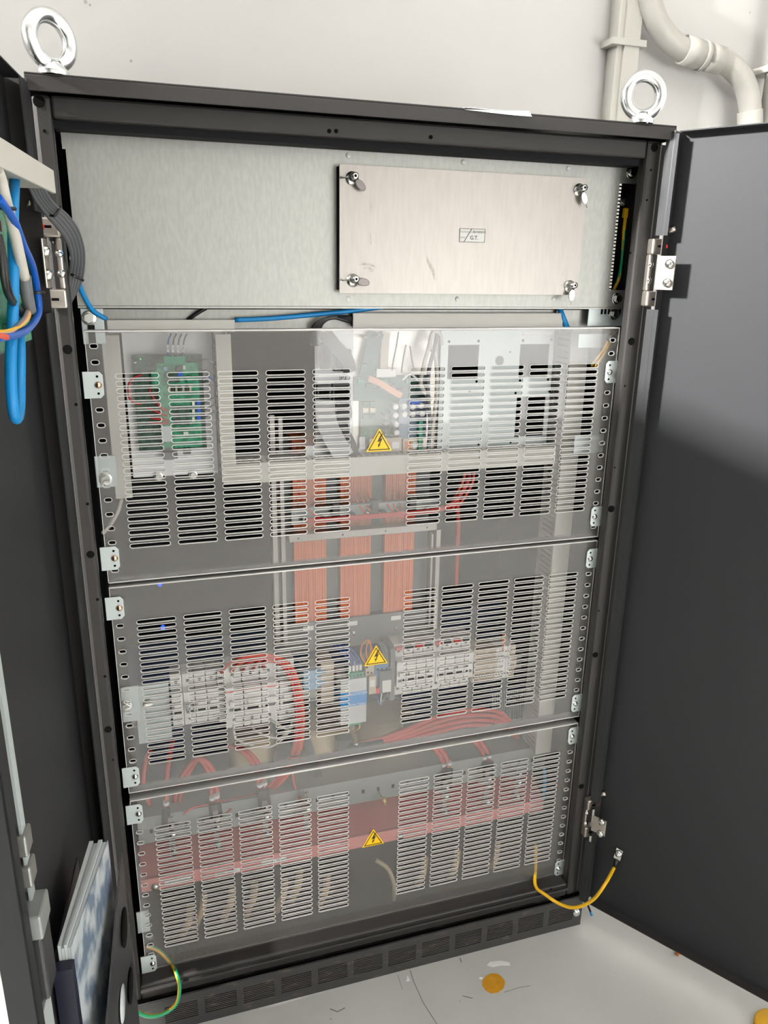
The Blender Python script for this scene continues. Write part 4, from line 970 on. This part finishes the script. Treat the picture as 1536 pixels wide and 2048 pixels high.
# row of eight breakers
xa, xb = at(793, 1340, DY).x, at(947, 1330, DY).x; wk = (xb - xa) / 8; zc = at(870, 1340, DY).z
t = thing('end_bracket', 'translucent end cover left of the long breaker row', 'bracket', (xa - .005, DY, zc - .05))
build('plate', MB().box(xa - .010, xa - .001, DY + .004, DY + .05, zc - .05, zc + .05), M_CABLEG, t, bevel=.001)
onm = ['first', 'second', 'third', 'fourth', 'fifth', 'sixth', 'seventh', 'eighth']
for k in range(8):
    t = breaker(xa + k * wk, wk, zc, .098, DY, .052, f'{onm[k]} narrow breaker from the left in the row of eight', group='row of eight breakers', poles=1)
    xk = xa + k * wk
    build('marker', MB().box(xk + .001, xk + wk - .001, DY - .0006, DY - .0002, zc - .0085, zc - .0015), M_PAPER, t)
    build('connector', MB().box(xk + .003, xk + wk - .003, DY + .012, DY + .02, zc + .040, zc + .046), M_DARKP if k % 2 else M_RED, t)
# terminal strip
xt = xb + .001; zt2 = at(985, 1328, DY + .005).z; n = 15; wt = (at(1030, 1320, DY + .005).x - xt) / n
t = thing('terminal_strip', 'row of slim beige and white terminals right of the breakers', 'terminal strip', (xt + .04, DY, zt2 - .04))
for k in range(n):
    mm_ = M_BEIGE if k < 8 or k > 12 else M_WHITE
    build('terminal', MB().box(xt + k * wt + .0003, xt + (k + 1) * wt - .0003, DY + .005, DY + .045, zt2 - .032, zt2 + .032).box(xt + k * wt + .0003, xt + (k + 1) * wt - .0003, DY - .001, DY + .006, zt2 - .012, zt2 + .012), mm_, t)
    build('screw', MB().cyl((xt + (k + .5) * wt, DY + .0045, zt2 + .022), (xt + (k + .5) * wt, DY + .0055, zt2 + .022), .0016, 6).cyl((xt + (k + .5) * wt, DY + .0045, zt2 - .022), (xt + (k + .5) * wt, DY + .0055, zt2 - .022), .0016, 6), M_DARKP, t)
wire('orange_wire', 'short orange wire standing on the terminal strip', 'wire', ((1006, 1300, .12), (1005, 1285, .116), (1006, 1268, .118)), .0016, M_ORANGE)

# ------------------------------------------------------------------ lower compartment
t = thing('vent_grille', 'slatted fan grille at the lower right behind the middle sheet', 'grille', at(1015, 1445, .2))
x0, x1, z0, z1 = rect(985, 1388, 1052, 1450, .19); q = MB()
for k in range(16): q.obox((x0 + (x1 - x0) * k / 16, .19, z1 - .002 * 0), (.0016, 0, 0), (0, .003, 0), (.006, 0, -(z1 - z0)))
build('slats', q, M_CLIP, t); build('backing', MB().box(x0 - .004, x1 + .012, .196, .198, z0 - .03, z1 + .01), M_NAVY, t)
t = thing('hole_plate', 'small galvanised plate with holes below the fan grille', 'metal plate', at(1038, 1492, .15))
x0, x1, z0, z1 = rect(1018, 1441, 1062, 1490, .15); build('plate', MB().box(x0, x1, .15, .152, z0, z1), M_CLIP, t, bevel=.001)
for k in range(4):
    for z in (z1 - .006, z0 + .006): build('hole', MB().cyl((x0 + .006 + k * .008, .1495, z), (x0 + .006 + k * .008, .1503, z), .0026, 8), M_HOLE, t)
t = thing('lower_panel', 'dark blue panel at the back of the lower compartment', 'panel', (.4, .33, .2))
build('panel', MB().box(.03, .77, .33, .333, .13, .52), M_NAVY, t)
# beige transformer bodies
def coilbody(u0, v0, u1, v1, Y, label):
    x0, x1, z0, z1 = rect(u0, v0, u1, v1, Y); t = thing('transformer_coil', label, 'coil', ((x0 + x1) / 2, Y + .05, z0), 'beige transformer coils')
    n = 18; q = MB(); cx, cy, rx, ry = (x0 + x1) / 2, Y + .05, (x1 - x0) / 2, .05; pts = []
    for k in range(n):
        a = 2 * math.pi * k / n; ca, sa = math.cos(a), math.sin(a)
        pts.append((cx + rx * math.copysign(abs(ca) ** .55, ca), cy + ry * math.copysign(abs(sa) ** .55, sa), z0))
    b = len(q.v); hh = z1 - z0
    rings = [(0, 1), (hh * .82, 1), (hh * .95, .93), (hh, .80)]
    for dz, k_ in rings: q.v += [Vector((cx + (p[0] - cx) * k_, cy + (p[1] - cy) * k_, z0 + dz)) for p in pts]
    for r_ in range(3):
        for k in range(n):
            k2 = (k + 1) % n; q.f.append([r_ * n + k, r_ * n + k2, (r_ + 1) * n + k2, (r_ + 1) * n + k]); q.sm.append(True); q.mi.append(0)
    q.f.append([3 * n + k for k in range(n)]); q.sm.append(False); q.mi.append(0)
    build('body', q, M_INSUL, t)
    zb_ = z0 + hh * .5; build('seam', MB().box(cx - .001, cx + .001, Y - .0012, Y + .003, z0, z0 + hh * .8), M_INSUL, t)
    return t, cx, z1
t, cx_, z_ = coilbody(462, 1492, 560, 1640, .15, 'beige wound transformer body, left of three')
t2, c2_, z2_ = coilbody(604, 1474, 722, 1640, .15, 'beige wound transformer body, middle of three')
t3, c3_, z3_ = coilbody(726, 1462, 842, 1630, .15, 'beige wound transformer body, right of three')
for k, (u, v) in enumerate(((566, 1520), (690, 1500), (822, 1462))):
    c = at(u, v, .13)
    t = thing('transformer_terminal', ['left', 'middle', 'right'][k] + ' black terminal block on the beige transformers', 'terminal', c)
    build('block', MB().box(c.x - .014, c.x + .016, .13, .15, c.z - .014, c.z + .020), M_DARKP, t, bevel=.002)
    build('bracket', MB().box(c.x - .018, c.x + .020, .126, .15, c.z - .018, c.z - .014), M_GALV, t)
    build('lug', MB().cyl((c.x + .006, .128, c.z + .006), (c.x + .022, .122, c.z + .014), .003, 10), M_STEEL, t)
q = ((598, 1440, .14), (612, 1480, .13), (625, 1520, .125), (634, 1548, .128), (642, 1572, .14))
tag(ribbon(None, q, .016, M_CABLEK, 'black_strap'), 'wide black strap hanging between the beige transformers', 'strap')
# grey channel beam and red guard rail
Y = .105; z1, z0 = at(740, 1554, Y).z, at(740, 1602, Y).z
t = thing('channel_beam', 'grey steel channel beam across the lowest sheet with square holes', 'beam', (.4, Y, z0))
build('face', MB().box(.032, .768, Y, Y + .003, z0, z1), M_CHAN, t); build('top', MB().box(.032, .768, Y + .003, Y + .05, z1 - .003, z1), M_CHAN, t)
for k in range(26):
    x = .05 + k * .0275; build('hole', MB().box(x, x + .005, Y - .0005, Y, (z0 + z1) / 2 - .006, (z0 + z1) / 2 + .001), M_HOLE, t)
Y2 = .075; zz1, zz0 = at(700, 1680, Y2).z, at(700, 1697, Y2).z
t = thing('red_guard_rail', 'red plastic busbar guard running across behind the lowest sheet', 'guard', (.4, Y2, zz0))
build('lip', MB().box(.030, .755, Y2, Y2 + .004, zz0 - .003, zz1 + .003), mat('pink_guard', (.78, .27, .25), .35), t, bevel=.001)
build('shelf', MB().obox((.030, Y2 + .004, zz1 - .002), (.725, 0, 0), (0, .075, .038), (0, -.002, .002)), M_PINK, t)
for u in (310, 800): 
    p = at(u, 1772 if u < 500 else 1671, Y2); build('stud', MB().lathe((p.x, Y2 - .006, p.z), (0, 1, 0), [(0, .0002), (.001, .005), (.003, .0065), (.006, .0065)], 14), M_STEEL, t)
for k, (u, v) in enumerate(((356, 1762), (455, 1744), (548, 1722))):
    p = at(u, v, Y2); lb = build('label', MB().box(p.x - .021, p.x + .021, Y2 - .0006, Y2, p.z - .004, p.z + .004), M_PAPER, t)
    text('marking', ('RW1 V1 V2', 'DW1 V1 U1', 'U1 V1 W1')[k], (p.x, Y2 - .0008, p.z), .006, M_INK, lb)
# cable lugs with bolts along the lower beam
lugs = [(342, 1655), (432, 1642), (530, 1620), (612, 1605), (890, 1580), (975, 1560), (1036, 1552)]
lw_ = ['first', 'second', 'third', 'fourth', 'fifth', 'sixth', 'seventh']
for k, (u, v) in enumerate(lugs):
    c = at(u, v, .085)
    t = thing('cable_lug', f'{lw_[k]} bolted metal cable lug from the left behind the lowest sheet', 'cable lug', c - Vector((0, 0, .03)), 'bolted cable lugs')
    build('bar', MB().box(c.x - .004, c.x + .004, .085, .089, c.z - .060, c.z + .018), M_ALU, t)
    for dz in (.006, -.010, -.044): build('bolt', MB().lathe((c.x + .002, .076, c.z + dz), (0, 1, 0), [(0, 0), (0, .0055), (.004, .006), (.009, .006)], 6), M_ZINC, t)
    build('washer', MB().box(c.x - .018, c.x + .012, .086, .088, c.z - .004, c.z + .002), M_ALU, t)
# red power cables
def rc(label, px, r=.0042, m_=None): return wire('power_cable', label, 'cable', px, r, m_ or M_RED)
rc('red power cable curving down at the far left of the lower compartment', ((300, 1500, .16), (290, 1530, .14), (287, 1570, .13), (300, 1610, .13)))
rc('red power cable dropping straight to the first black sleeve', ((345, 1480, .18), (336, 1530, .14), (333, 1575, .12), (332, 1618, .11)))
for k in range(2):
    o = k * 11
    rc(['outer', 'inner'][k] + ' red power cable of the left arch', ((345 + o, 1640, .14), (352 + o, 1580, .13), (374 + o * .8, 1536, .125), (396 + o * .3, 1518, .125), (412 + o, 1535, .122), (422 + o, 1570, .118), (424 + o, 1612, .11)))
    rc(['outer', 'inner'][k] + ' red power cable feeding the third black sleeve', ((455 + o, 1490, .15), (485 + o, 1504, .13), (508 + o * .9, 1530, .12), (516 + o, 1558, .115), (520 + o * .8, 1582, .11)))
    rc(['left', 'right'][k] + ' red power cable entering the fifth lug', ((838 + o, 1478, .14), (862 + o, 1492, .125), (880 + o, 1512, .115), (890 + o * .7, 1538, .105)))
    rc(['left', 'right'][k] + ' red power cable entering the sixth lug', ((918 + o, 1462, .14), (945 + o, 1480, .125), (962 + o, 1500, .115), (970 + o * .7, 1524, .105)))
for k in range(4):
    o = k * 5
    rc(['lowest', 'third', 'second', 'topmost'][k] + ' red power cable of the long bundle at the right', ((705, 1505 - o, .13), (760, 1496 - o * 1.2, .122), (820, 1478 - o * 1.5, .12), (880, 1462 - o * 2, .12), (940, 1450 - o * 2, .122), (1000, 1455 - o * 2, .128), (1035, 1476 - o, .14)))
wire('black_sleeve', 'black sleeve at the left end of the long red bundle', 'sleeve', ((700, 1498, .128), (730, 1496, .12), (766, 1489, .118)), .0115, M_CABLEK)
for k, (a, b) in enumerate((((332, 1615, .108), (331, 1648, .096)), ((430, 1606, .108), (433, 1640, .096)), ((526, 1578, .108), (530, 1615, .096)), ((895, 1536, .104), (892, 1575, .09)), ((976, 1522, .104), (976, 1556, .09)))):
    wire('black_sleeve', ['first', 'second', 'third', 'fourth', 'fifth'][k] + ' black heat-shrink sleeve from the left above the lugs', 'sleeve', (a, ((a[0] + b[0]) / 2, (a[1] + b[1]) / 2, (a[2] + b[2]) / 2), b), .0105 if k else .007, M_CABLEK, 'black sleeves above the lugs')
for k, (u, v) in enumerate(((332, 1606), (424, 1596), (433, 1592), (519, 1570), (529, 1566), (887, 1530), (898, 1526), (968, 1516), (978, 1512))):
    c = at(u, v, .108); tag(build('cable_marker', MB().cyl(c - Vector((0, 0, .003)), c + Vector((0, 0, .003)), .0050, 12), M_PAPER), ['first', 'second', 'third', 'fourth', 'fifth', 'sixth', 'seventh', 'eighth', 'ninth'][k] + ' white marker ring from the left on the red power cables', 'cable marker', 'white cable markers')
rc('thin red wire sagging across the lower left', ((366, 1630, .1), (385, 1616, .105), (430, 1606, .11), (511, 1588, .115), (540, 1568, .118), (556, 1550, .12)), .0016)
rc('thin red wire running down to the fourth lug', ((583, 1535, .12), (588, 1570, .112), (600, 1600, .105), (622, 1628, .1)), .0024)
rc('short red wire behind the second lug', ((455, 1624, .1), (470, 1612, .11), (500, 1600, .115), (530, 1580, .12)), .0016)
wire('blue_cable', 'pale blue cable at the right behind the lowest sheet', 'cable', ((1088, 1535, .08), (1090, 1565, .078), (1086, 1600, .078)), .003, M_CABLEB)
t = thing('sensor_plug', 'small yellow plug hanging in the middle of the channel beam', 'plug', at(768, 1610, .085))
build('cable', MB().tube(smooth_path([at(756, 1580, .10), at(762, 1592, .09), at(768, 1600, .085)], 5), .0012, 6), M_CABLEG, t); build('body', MB().cyl(at(767, 1596, .085), at(771, 1608, .085), .004, 10), mat('brass', (.75, .5, .18), .3, metal=.7), t)
# tan cables on the cabinet floor
for k, (u, v) in enumerate(((372, 1850), (398, 1828), (455, 1815), (500, 1806), (560, 1800), (590, 1780), (645, 1790), (840, 1755), (905, 1740), (985, 1725))):
    tan = mat('tan_cable', (.62, .42, .22), .5)
    wire('tan_cable', lw_[k] + ' tan cable end from the left at the bottom of the cabinet' if k < 7 else ['third', 'second', 'nearest'][k - 7] + ' tan cable end from the right at the bottom of the cabinet', 'cable', ((u - 8, v + 26, .12), (u - 2, v + 8, .09), (u + 6, v - 8, .075), (u + 10, v - 40, .1)), .0062, tan, 'tan cables at the bottom')
wire('tan_cable', 'tall tan cable looped right of the lowest warning triangle', 'cable', ((752, 1720, .09), (776, 1738, .075), (788, 1770, .07), (786, 1805, .08), (778, 1826, .1)), .0042, mat('tan_cable2', (.50, .42, .28), .5))
for k, (u, v) in enumerate(((320, 1170), (326, 1257))):
    p = at(u, v, .2); tag(build('indicator_light', MB().lathe((p.x, .2, p.z), (0, 1, 0), [(0, 0), (0, .003), (.006, .0035)], 10), mat('blue_led', (.05, .1, 1), .4, emit=((.01, .06, 1), 3.5))), ['upper', 'lower'][k] + ' glowing blue indicator light at the left behind the sheets', 'indicator light')

# ------------------------------------------------------------------ equipment on the left door
def dpt(u, v, h): return LD.px(u, v, h)
t = thing('cable_duct', 'cream cable duct fixed across the top of the left door', 'cable duct', LD.p(.26, 0, 1.237), 'grey cable ducts')
build('cover', LD.box(MB(), .124, .402, .056, .060, 1.2365, 1.2570), M_DUCTC, t, bevel=.001)
build('wall', LD.box(MB(), .124, .402, .006, .056, 1.2545, 1.2560), M_DUCTC, t); build('wall', LD.box(MB(), .150, .402, .006, .056, 1.2385, 1.2400), M_DUCTC, t)
t = thing('door_circuit_board', 'green circuit board mounted on the left door', 'circuit board', LD.p(.28, .03, 1.11))
build('board', LD.box(MB(), .165, .400, .030, .032, 1.105, 1.220), M_PCBG, t)
build('carrier', LD.box(MB(), .160, .400, .022, .024, 1.100, 1.225), M_PCBD, t)
for k in range(26):
    a = .168 + random.random() * .20; z = 1.110 + random.random() * .10; w_ = .006 + random.random() * .012; h_ = .004 + random.random() * .01
    build('chip', LD.box(MB(), a, a + w_, .032, .034 + random.random() * .006, z, z + h_), random.choice([M_DARKP, M_ALU, M_BEIGE, M_WHITE, M_PCBD]), t)
def dwire(name, label, cat, px, r, m_, k=7):
    return tag(build(name, MB().tube(smooth_path([dpt(*q) for q in px], k), r, 10), m_), label, cat)
dwire('network_cable', 'thick light blue cable hanging in a loop from the door duct', 'cable', ((30, 345, .045), (27, 410, .048), (26, 480, .048), (27, 568, .048), (25, 640, .048), (22, 700, .048), (22, 760, .048), (26, 815, .048), (33, 838, .047), (39, 815, .046), (40, 760, .045), (40, 690, .045), (36, 640, .040)), .0042, M_CABLEB)
dwire('white_cable', 'white cable slanting down over the door circuit board', 'cable', ((-6, 340, .056), (2, 362, .056), (11, 401, .056), (28, 463, .055), (40, 516, .054), (49, 556, .053)), .0042, M_CABLEW)
dwire('cable_sleeve', 'dark grey sleeve at the end of the white cable', 'sleeve', ((49, 552, .053), (54, 590, .052), (60, 622, .051)), .0050, M_CABLEG)
dwire('control_cable', 'royal blue cable curving round below the white cable', 'cable', ((-4, 395, .058), (26, 437, .058), (46, 489, .056), (65, 533, .052), (75, 586, .049), (77, 625, .048), (61, 653, .050), (35, 669, .053), (-10, 676, .055)), .0030, M_CABLEN)
for k, m_ in enumerate((M_YELLOW, M_BEIGE, M_ORANGE, M_CABLEG)):
    dwire('core_wire', ['yellow', 'beige', 'orange', 'grey'][k] + ' core wire leaving the dark grey sleeve', 'wire', ((60 - k * 2, 622, .051), (56 - k * 3, 637, .052), (40 - k * 3, 652 + k, .053), (15, 662 + k * 3, .054), (-8, 664 + k * 3, .054)), .0014, m_)
dwire('red_wire', 'red wire end at the left edge below the door circuit board', 'wire', ((12, 674, .056), (0, 673, .056), (-10, 672, .056)), .0024, M_REDO)
for k in range(2):
    dwire('black_cable', ['outer', 'inner'][k] + ' black cable bowed in front of the door circuit board', 'cable', ((-6 + 5 * k, 470, .05), (2 + 6 * k, 516, .052), (9 + 6 * k, 568, .052), (19 + 6 * k, 597, .05), (47 + 3 * k, 634, .046)), .0022, M_CABLEK)
for k, (u, v, h) in enumerate(((14, 417, .057), (74, 585, .050))):
    tag(build('cable_tie', MB().torus(dpt(u, v, h), LD.n, LD.d, .0055, .0013, 18, 6), M_CABLEK), ['upper', 'lower'][k] + ' black cable tie on the door cables', 'cable tie')
# grey bundle from the door into the cabinet
for k in range(9):
    o = (k - 4) * 1.0
    base = [(72 + 3.4 * o, 374, -.135), (84 + 3.4 * o, 397, -.125), (103 + 2.8 * o, 421 - 1.6 * o, -.105), (123 + 2.6 * o, 441 - 2.6 * o, -.08), (143 + 2.9 * o, 468 - 2.2 * o, -.05), (153 + 3.1 * o, 497 - 1.0 * o, -.025), (155 + 3.1 * o, 522, -.008), (152 + 3.0 * o, 550 + 1.2 * o, .006), (145 + 2.2 * o, 580, .014), (132 + 2 * o, 606, .024)]
    wire('grey_cable', ['innermost', 'second', 'third', 'fourth', 'fifth', 'sixth', 'seventh', 'eighth', 'outermost'][k] + ' grey cable of the bundle bridging the left door and the cabinet', 'cable', base, .0018, M_CABLEG if k % 2 else mat('grey_cable_dark', (.095, .10, .11), .45), 'grey bundle to the left door')
tag(build('cable_tie', MB().tube([at(101, 431, -.103), at(108, 432, -.110), at(115, 425, -.108), at(121, 414, -.098)], .0014, 6), M_CABLEK), 'black cable tie near the top of the grey bundle', 'cable tie')
tag(build('cable_tie', MB().tube([at(143, 549, -.004), at(154, 555, -.012), at(167, 561, -.008)], .0016, 6), M_CABLEK), 'black cable tie near the foot of the grey bundle', 'cable tie')
wire('network_cable', 'blue cable beside the grey bundle running to the short top duct', 'cable', ((118, 440, -.07), (127, 462, -.045), (140, 489, -.02), (150, 525, .0), (158, 567, .02), (172, 600, .035), (188, 623, .046), (212, 638, .054)), .0030, M_CABLEB)

# lock rod on the left door
t = thing('lock_rod', 'galvanised lock rod with guides near the free edge of the left door', 'lock rod', LD.p(.36, .01, .10))
build('rod', LD.box(MB(), .3535, .3655, .017, .0195, .10, 1.02), M_CLIP, t)
for z in (.700, .668): build('guide', LD.box(MB(), .350, .370, .008, .023, z - .011, z + .010), M_GALV, t, bevel=.002)
build('lock_case', LD.box(MB(), .352, .384, .002, .028, .545, .615), M_DARKP, t, bevel=.003)
build('case_cap', LD.box(MB(), .352, .386, .002, .030, .615, .640), M_CHAN, t, bevel=.002)
build('plate', LD.box(MB(), .360, .386, .018, .021, .500, .535), M_CLIP, t)
build('bolt', MB().lathe(LD.p(.372, .02, .448), LD.n, [(0, .008), (.005, .008), (.008, .005), (.008, 0)], 12), M_ZINC, t)
build('keeper', LD.box(MB(), .360, .384, .004, .018, .84, .87), M_CHAN, t, bevel=.002)
# document pocket and booklets
t = thing('document_pocket', 'black document pocket with round cut-outs on the left door', 'pocket', LD.p(.24, .02, .12))
build('front_panel', MB().prism([LD.p(.150, .060, .12), LD.p(.325, .052, .12), LD.p(.325, .052, .400), LD.p(.250, .056, .445), LD.p(.150, .060, .500)], LD.n * .002), M_DARKP, t)
build('end_plate', LD.box(MB(), .313, .325, .016, .034, .12, .515), mat('navy_plastic', (.012, .014, .03), .35), t)
build('back_panel', LD.box(MB(), .150, .325, .010, .012, .12, .50), M_DARKP, t)
build('bottom', LD.box(MB(), .150, .325, .012, .054, .12, .122), M_DARKP, t)
for a, z, r, m_ in ((.185, .42, .022, M_HOLE), (.235, .36, .020, M_PAPERB), (.290, .30, .022, M_PAPERB), (.185, .33, .020, M_HOLE), (.25, .27, .018, M_PAPERB)):
    c = LD.p(a, .0583 + (.235 - a) * .045 + .0012, z); build('cut_out', MB().lathe(c, LD.n, [(0, r), (.0008, r), (.0008, 0)], 20), m_, t)
bl = ['thick white booklet lying nearest the door skin', 'second white booklet in the document pocket', 'third white booklet in the document pocket', 'outer booklet with a blue-grey printed cover in the document pocket']
M_COVER = mat('printed_cover', (.55, .60, .62), .3, col2=(.16, .22, .30), nscale=14, ramp=(.42, .58), stretch=(1, 3, 2))
for k in range(4):
    f0, f1 = k / 4, (k + 1) / 4 - .03
    ha = .030 + .020 * f0, .030 + .020 * f1; hb = .020 + .012 * f0, .020 + .012 * f1
    zt3 = .533 - .004 * (k % 2)
    q = MB().prism([LD.p(.165, ha[0], .125), LD.p(.312, hb[0], .125), LD.p(.312, hb[1], .125), LD.p(.165, ha[1], .125)], (0, 0, zt3 - .125))
    o = build('booklet', q, M_PAPERB); tag(o, bl[k], 'booklet', 'booklets in the pocket')
    if k == 3: build('cover', MB().prism([LD.p(.164, ha[1] + .0002, .125), LD.p(.313, hb[1] + .0002, .125), LD.p(.313, hb[1] + .0009, .125), LD.p(.164, ha[1] + .0009, .125)], (0, 0, zt3 - .124)), M_COVER, o)

# ------------------------------------------------------------------ earth wires to the doors
def earth(label, pts, lug, ldir, nrm):
    t = thing('earth_wire', label, 'wire', pts[0])
    build('insulation', stripe_tube(pts, .0031, 9, 10, .04), [M_YELLOW, M_GREEN], t)
    lug = Vector(lug); ld = Vector(ldir).normalized(); e = pts[-1]
    build('sleeve', MB().tube([e, e + (lug - e) * .55], .0040, 10), M_CABLEK, t)
    sd = ld.cross(Vector(nrm)).normalized()
    build('lug', MB().obox(lug - ld * .012 - sd * .006, sd * .012, Vector(nrm) * .0015, ld * .020), M_STEEL, t)
    build('nut', MB().lathe(lug + Vector(nrm) * .0015, nrm, [(0, .0065), (.002, .0065), (.002, .0045), (.006, .0042), (.006, 0)], 6), M_ZINC, t)
lugR = RD.px(1238, 1706, .004)
earth('green and yellow earth wire curving from the lowest sheet to the right door',
      [at(1072, 1690, .04), at(1071, 1735, .035), at(1071, 1772, .008), at(1090, 1789, -.012), at(1120, 1808, -.035), at(1150, 1815, -.055), at(1185, 1800, -.070), at(1210, 1768, -.078), RD.px(1229, 1734, .010)], lugR, lugR - RD.px(1229, 1734, .010), RD.n)
lugL = dpt(229, 1964, .016)
earth('green and yellow earth wire looping from the lowest sheet to the left door',
      [at(292, 1892, .04), at(318, 1902, .038), at(340, 1925, .034), at(352, 1945, .006), at(359, 1975, -.012), at(352, 2008, -.02), at(325, 2028, -.028), at(295, 2032, -.03), at(268, 2020, -.03), at(250, 2007, -.028), at(243, 1988, -.03)], lugL, Vector((-.3, 0, 1)), LD.n)
wire('cable_end', 'black and blue cable end sticking out under the right door', 'cable', ((1174, 1806, .02), (1178, 1816, .01), (1182, 1826, .0)), .0022, M_CABLEK)
wire('cable_end', 'blue tip of the cable end on the floor by the right door', 'cable', ((1181, 1824, .0), (1184, 1831, -.004)), .0026, M_CABLEB)

# ------------------------------------------------------------------ marks and bits on the floor
def blob(u, v, ru, rv, name, label, cat, material, h=.0008, n=28, wob=.04):
    pts = []
    for k in range(n):
        a = 2 * math.pi * k / n; w_ = 1 + random.uniform(-wob, wob); pts.append(onfloor(u + ru * math.cos(a) * w_, v + rv * math.sin(a) * w_))
    return tag(build(name, MB().prism(pts, (0, 0, h)), material), label, cat)
blob(987, 1967, 22.5, 19.5, 'floor_sticker', 'round amber sticker on the grey floor', 'sticker', mat('amber', (.62, .29, .015), .5, noise=.1, nscale=60))
tag(build('paint_chip', MB().prism([onfloor(*q) for q in ((974, 1931), (980, 1924), (1000, 1922), (1019, 1925), (1020, 1931), (1003, 1930), (985, 1934))], (0, 0, .0008)), M_PAPER), 'curved white scrap on the floor above the amber sticker', 'scrap')
tag(build('paint_chip', MB().prism([onfloor(*q) for q in ((812, 1963), (815, 1950), (820, 1961))], (0, 0, .0008)), M_PAPER), 'small white triangular scrap near the plinth', 'scrap')
blob(962, 1957, 4, 2.2, 'paint_chip', 'tiny white scrap left of the amber sticker', 'scrap', M_PAPER)
p = onfloor(1355, 1908); tag(build('foam_plug', MB().lathe((p.x, p.y, 0), (0, 0, 1), [(0, .003), (.002, .0045), (.006, .0045), (.008, .003), (.008, 0)], 14), mat('orange_foam', (.85, .20, .02), .5)), 'small orange plug on the floor by the right door', 'plug')
p = onfloor(1552, 2062); tag(build('yellow_lid', MB().lathe((p.x, p.y, 0), (0, 0, 1), [(0, .034), (.008, .034), (.010, .031), (.010, 0)], 32), mat('lid_yellow', (.80, .42, .01), .45)), 'yellow round lid at the bottom right corner', 'lid')
def scratch(px, w_, label, material=None):
    pts = [onfloor(*q) for q in px]; q = MB()
    for a, b in zip(pts, pts[1:]):
        d_ = (b - a).normalized(); s_ = Vector((-d_.y, d_.x, 0)) * w_
        q.add([a - s_ + Vector((0, 0, .0004)), b - s_ + Vector((0, 0, .0004)), b + s_ + Vector((0, 0, .0004)), a + s_ + Vector((0, 0, .0004))], [(0, 1, 2, 3)])
    tag(build('floor_scratch', q, material or mat('scratch', (.22, .22, .21), .8)), label, 'scratch')
scratch(((820, 1940), (828, 1965), (846, 2005), (862, 2030), (876, 2052)), .0007, 'long dark scratch running down from the plinth')
scratch(((795, 1950), (800, 1965), (805, 1980)), .0004, 'short faint scratch beside the long one')
scratch(((660, 2018), (675, 2024), (690, 2016)), .0010, 'dark curved scuff at the bottom middle of the floor')
scratch(((1008, 1985), (1040, 1975), (1060, 1972)), .0005, 'faint scuff right of the amber sticker')
scratch(((925, 1992), (945, 1997)), .0009, 'small dark scuff left below the amber sticker')
scratch(((920, 1916), (923, 1925)), .0010, 'small dark scuff near the plinth')
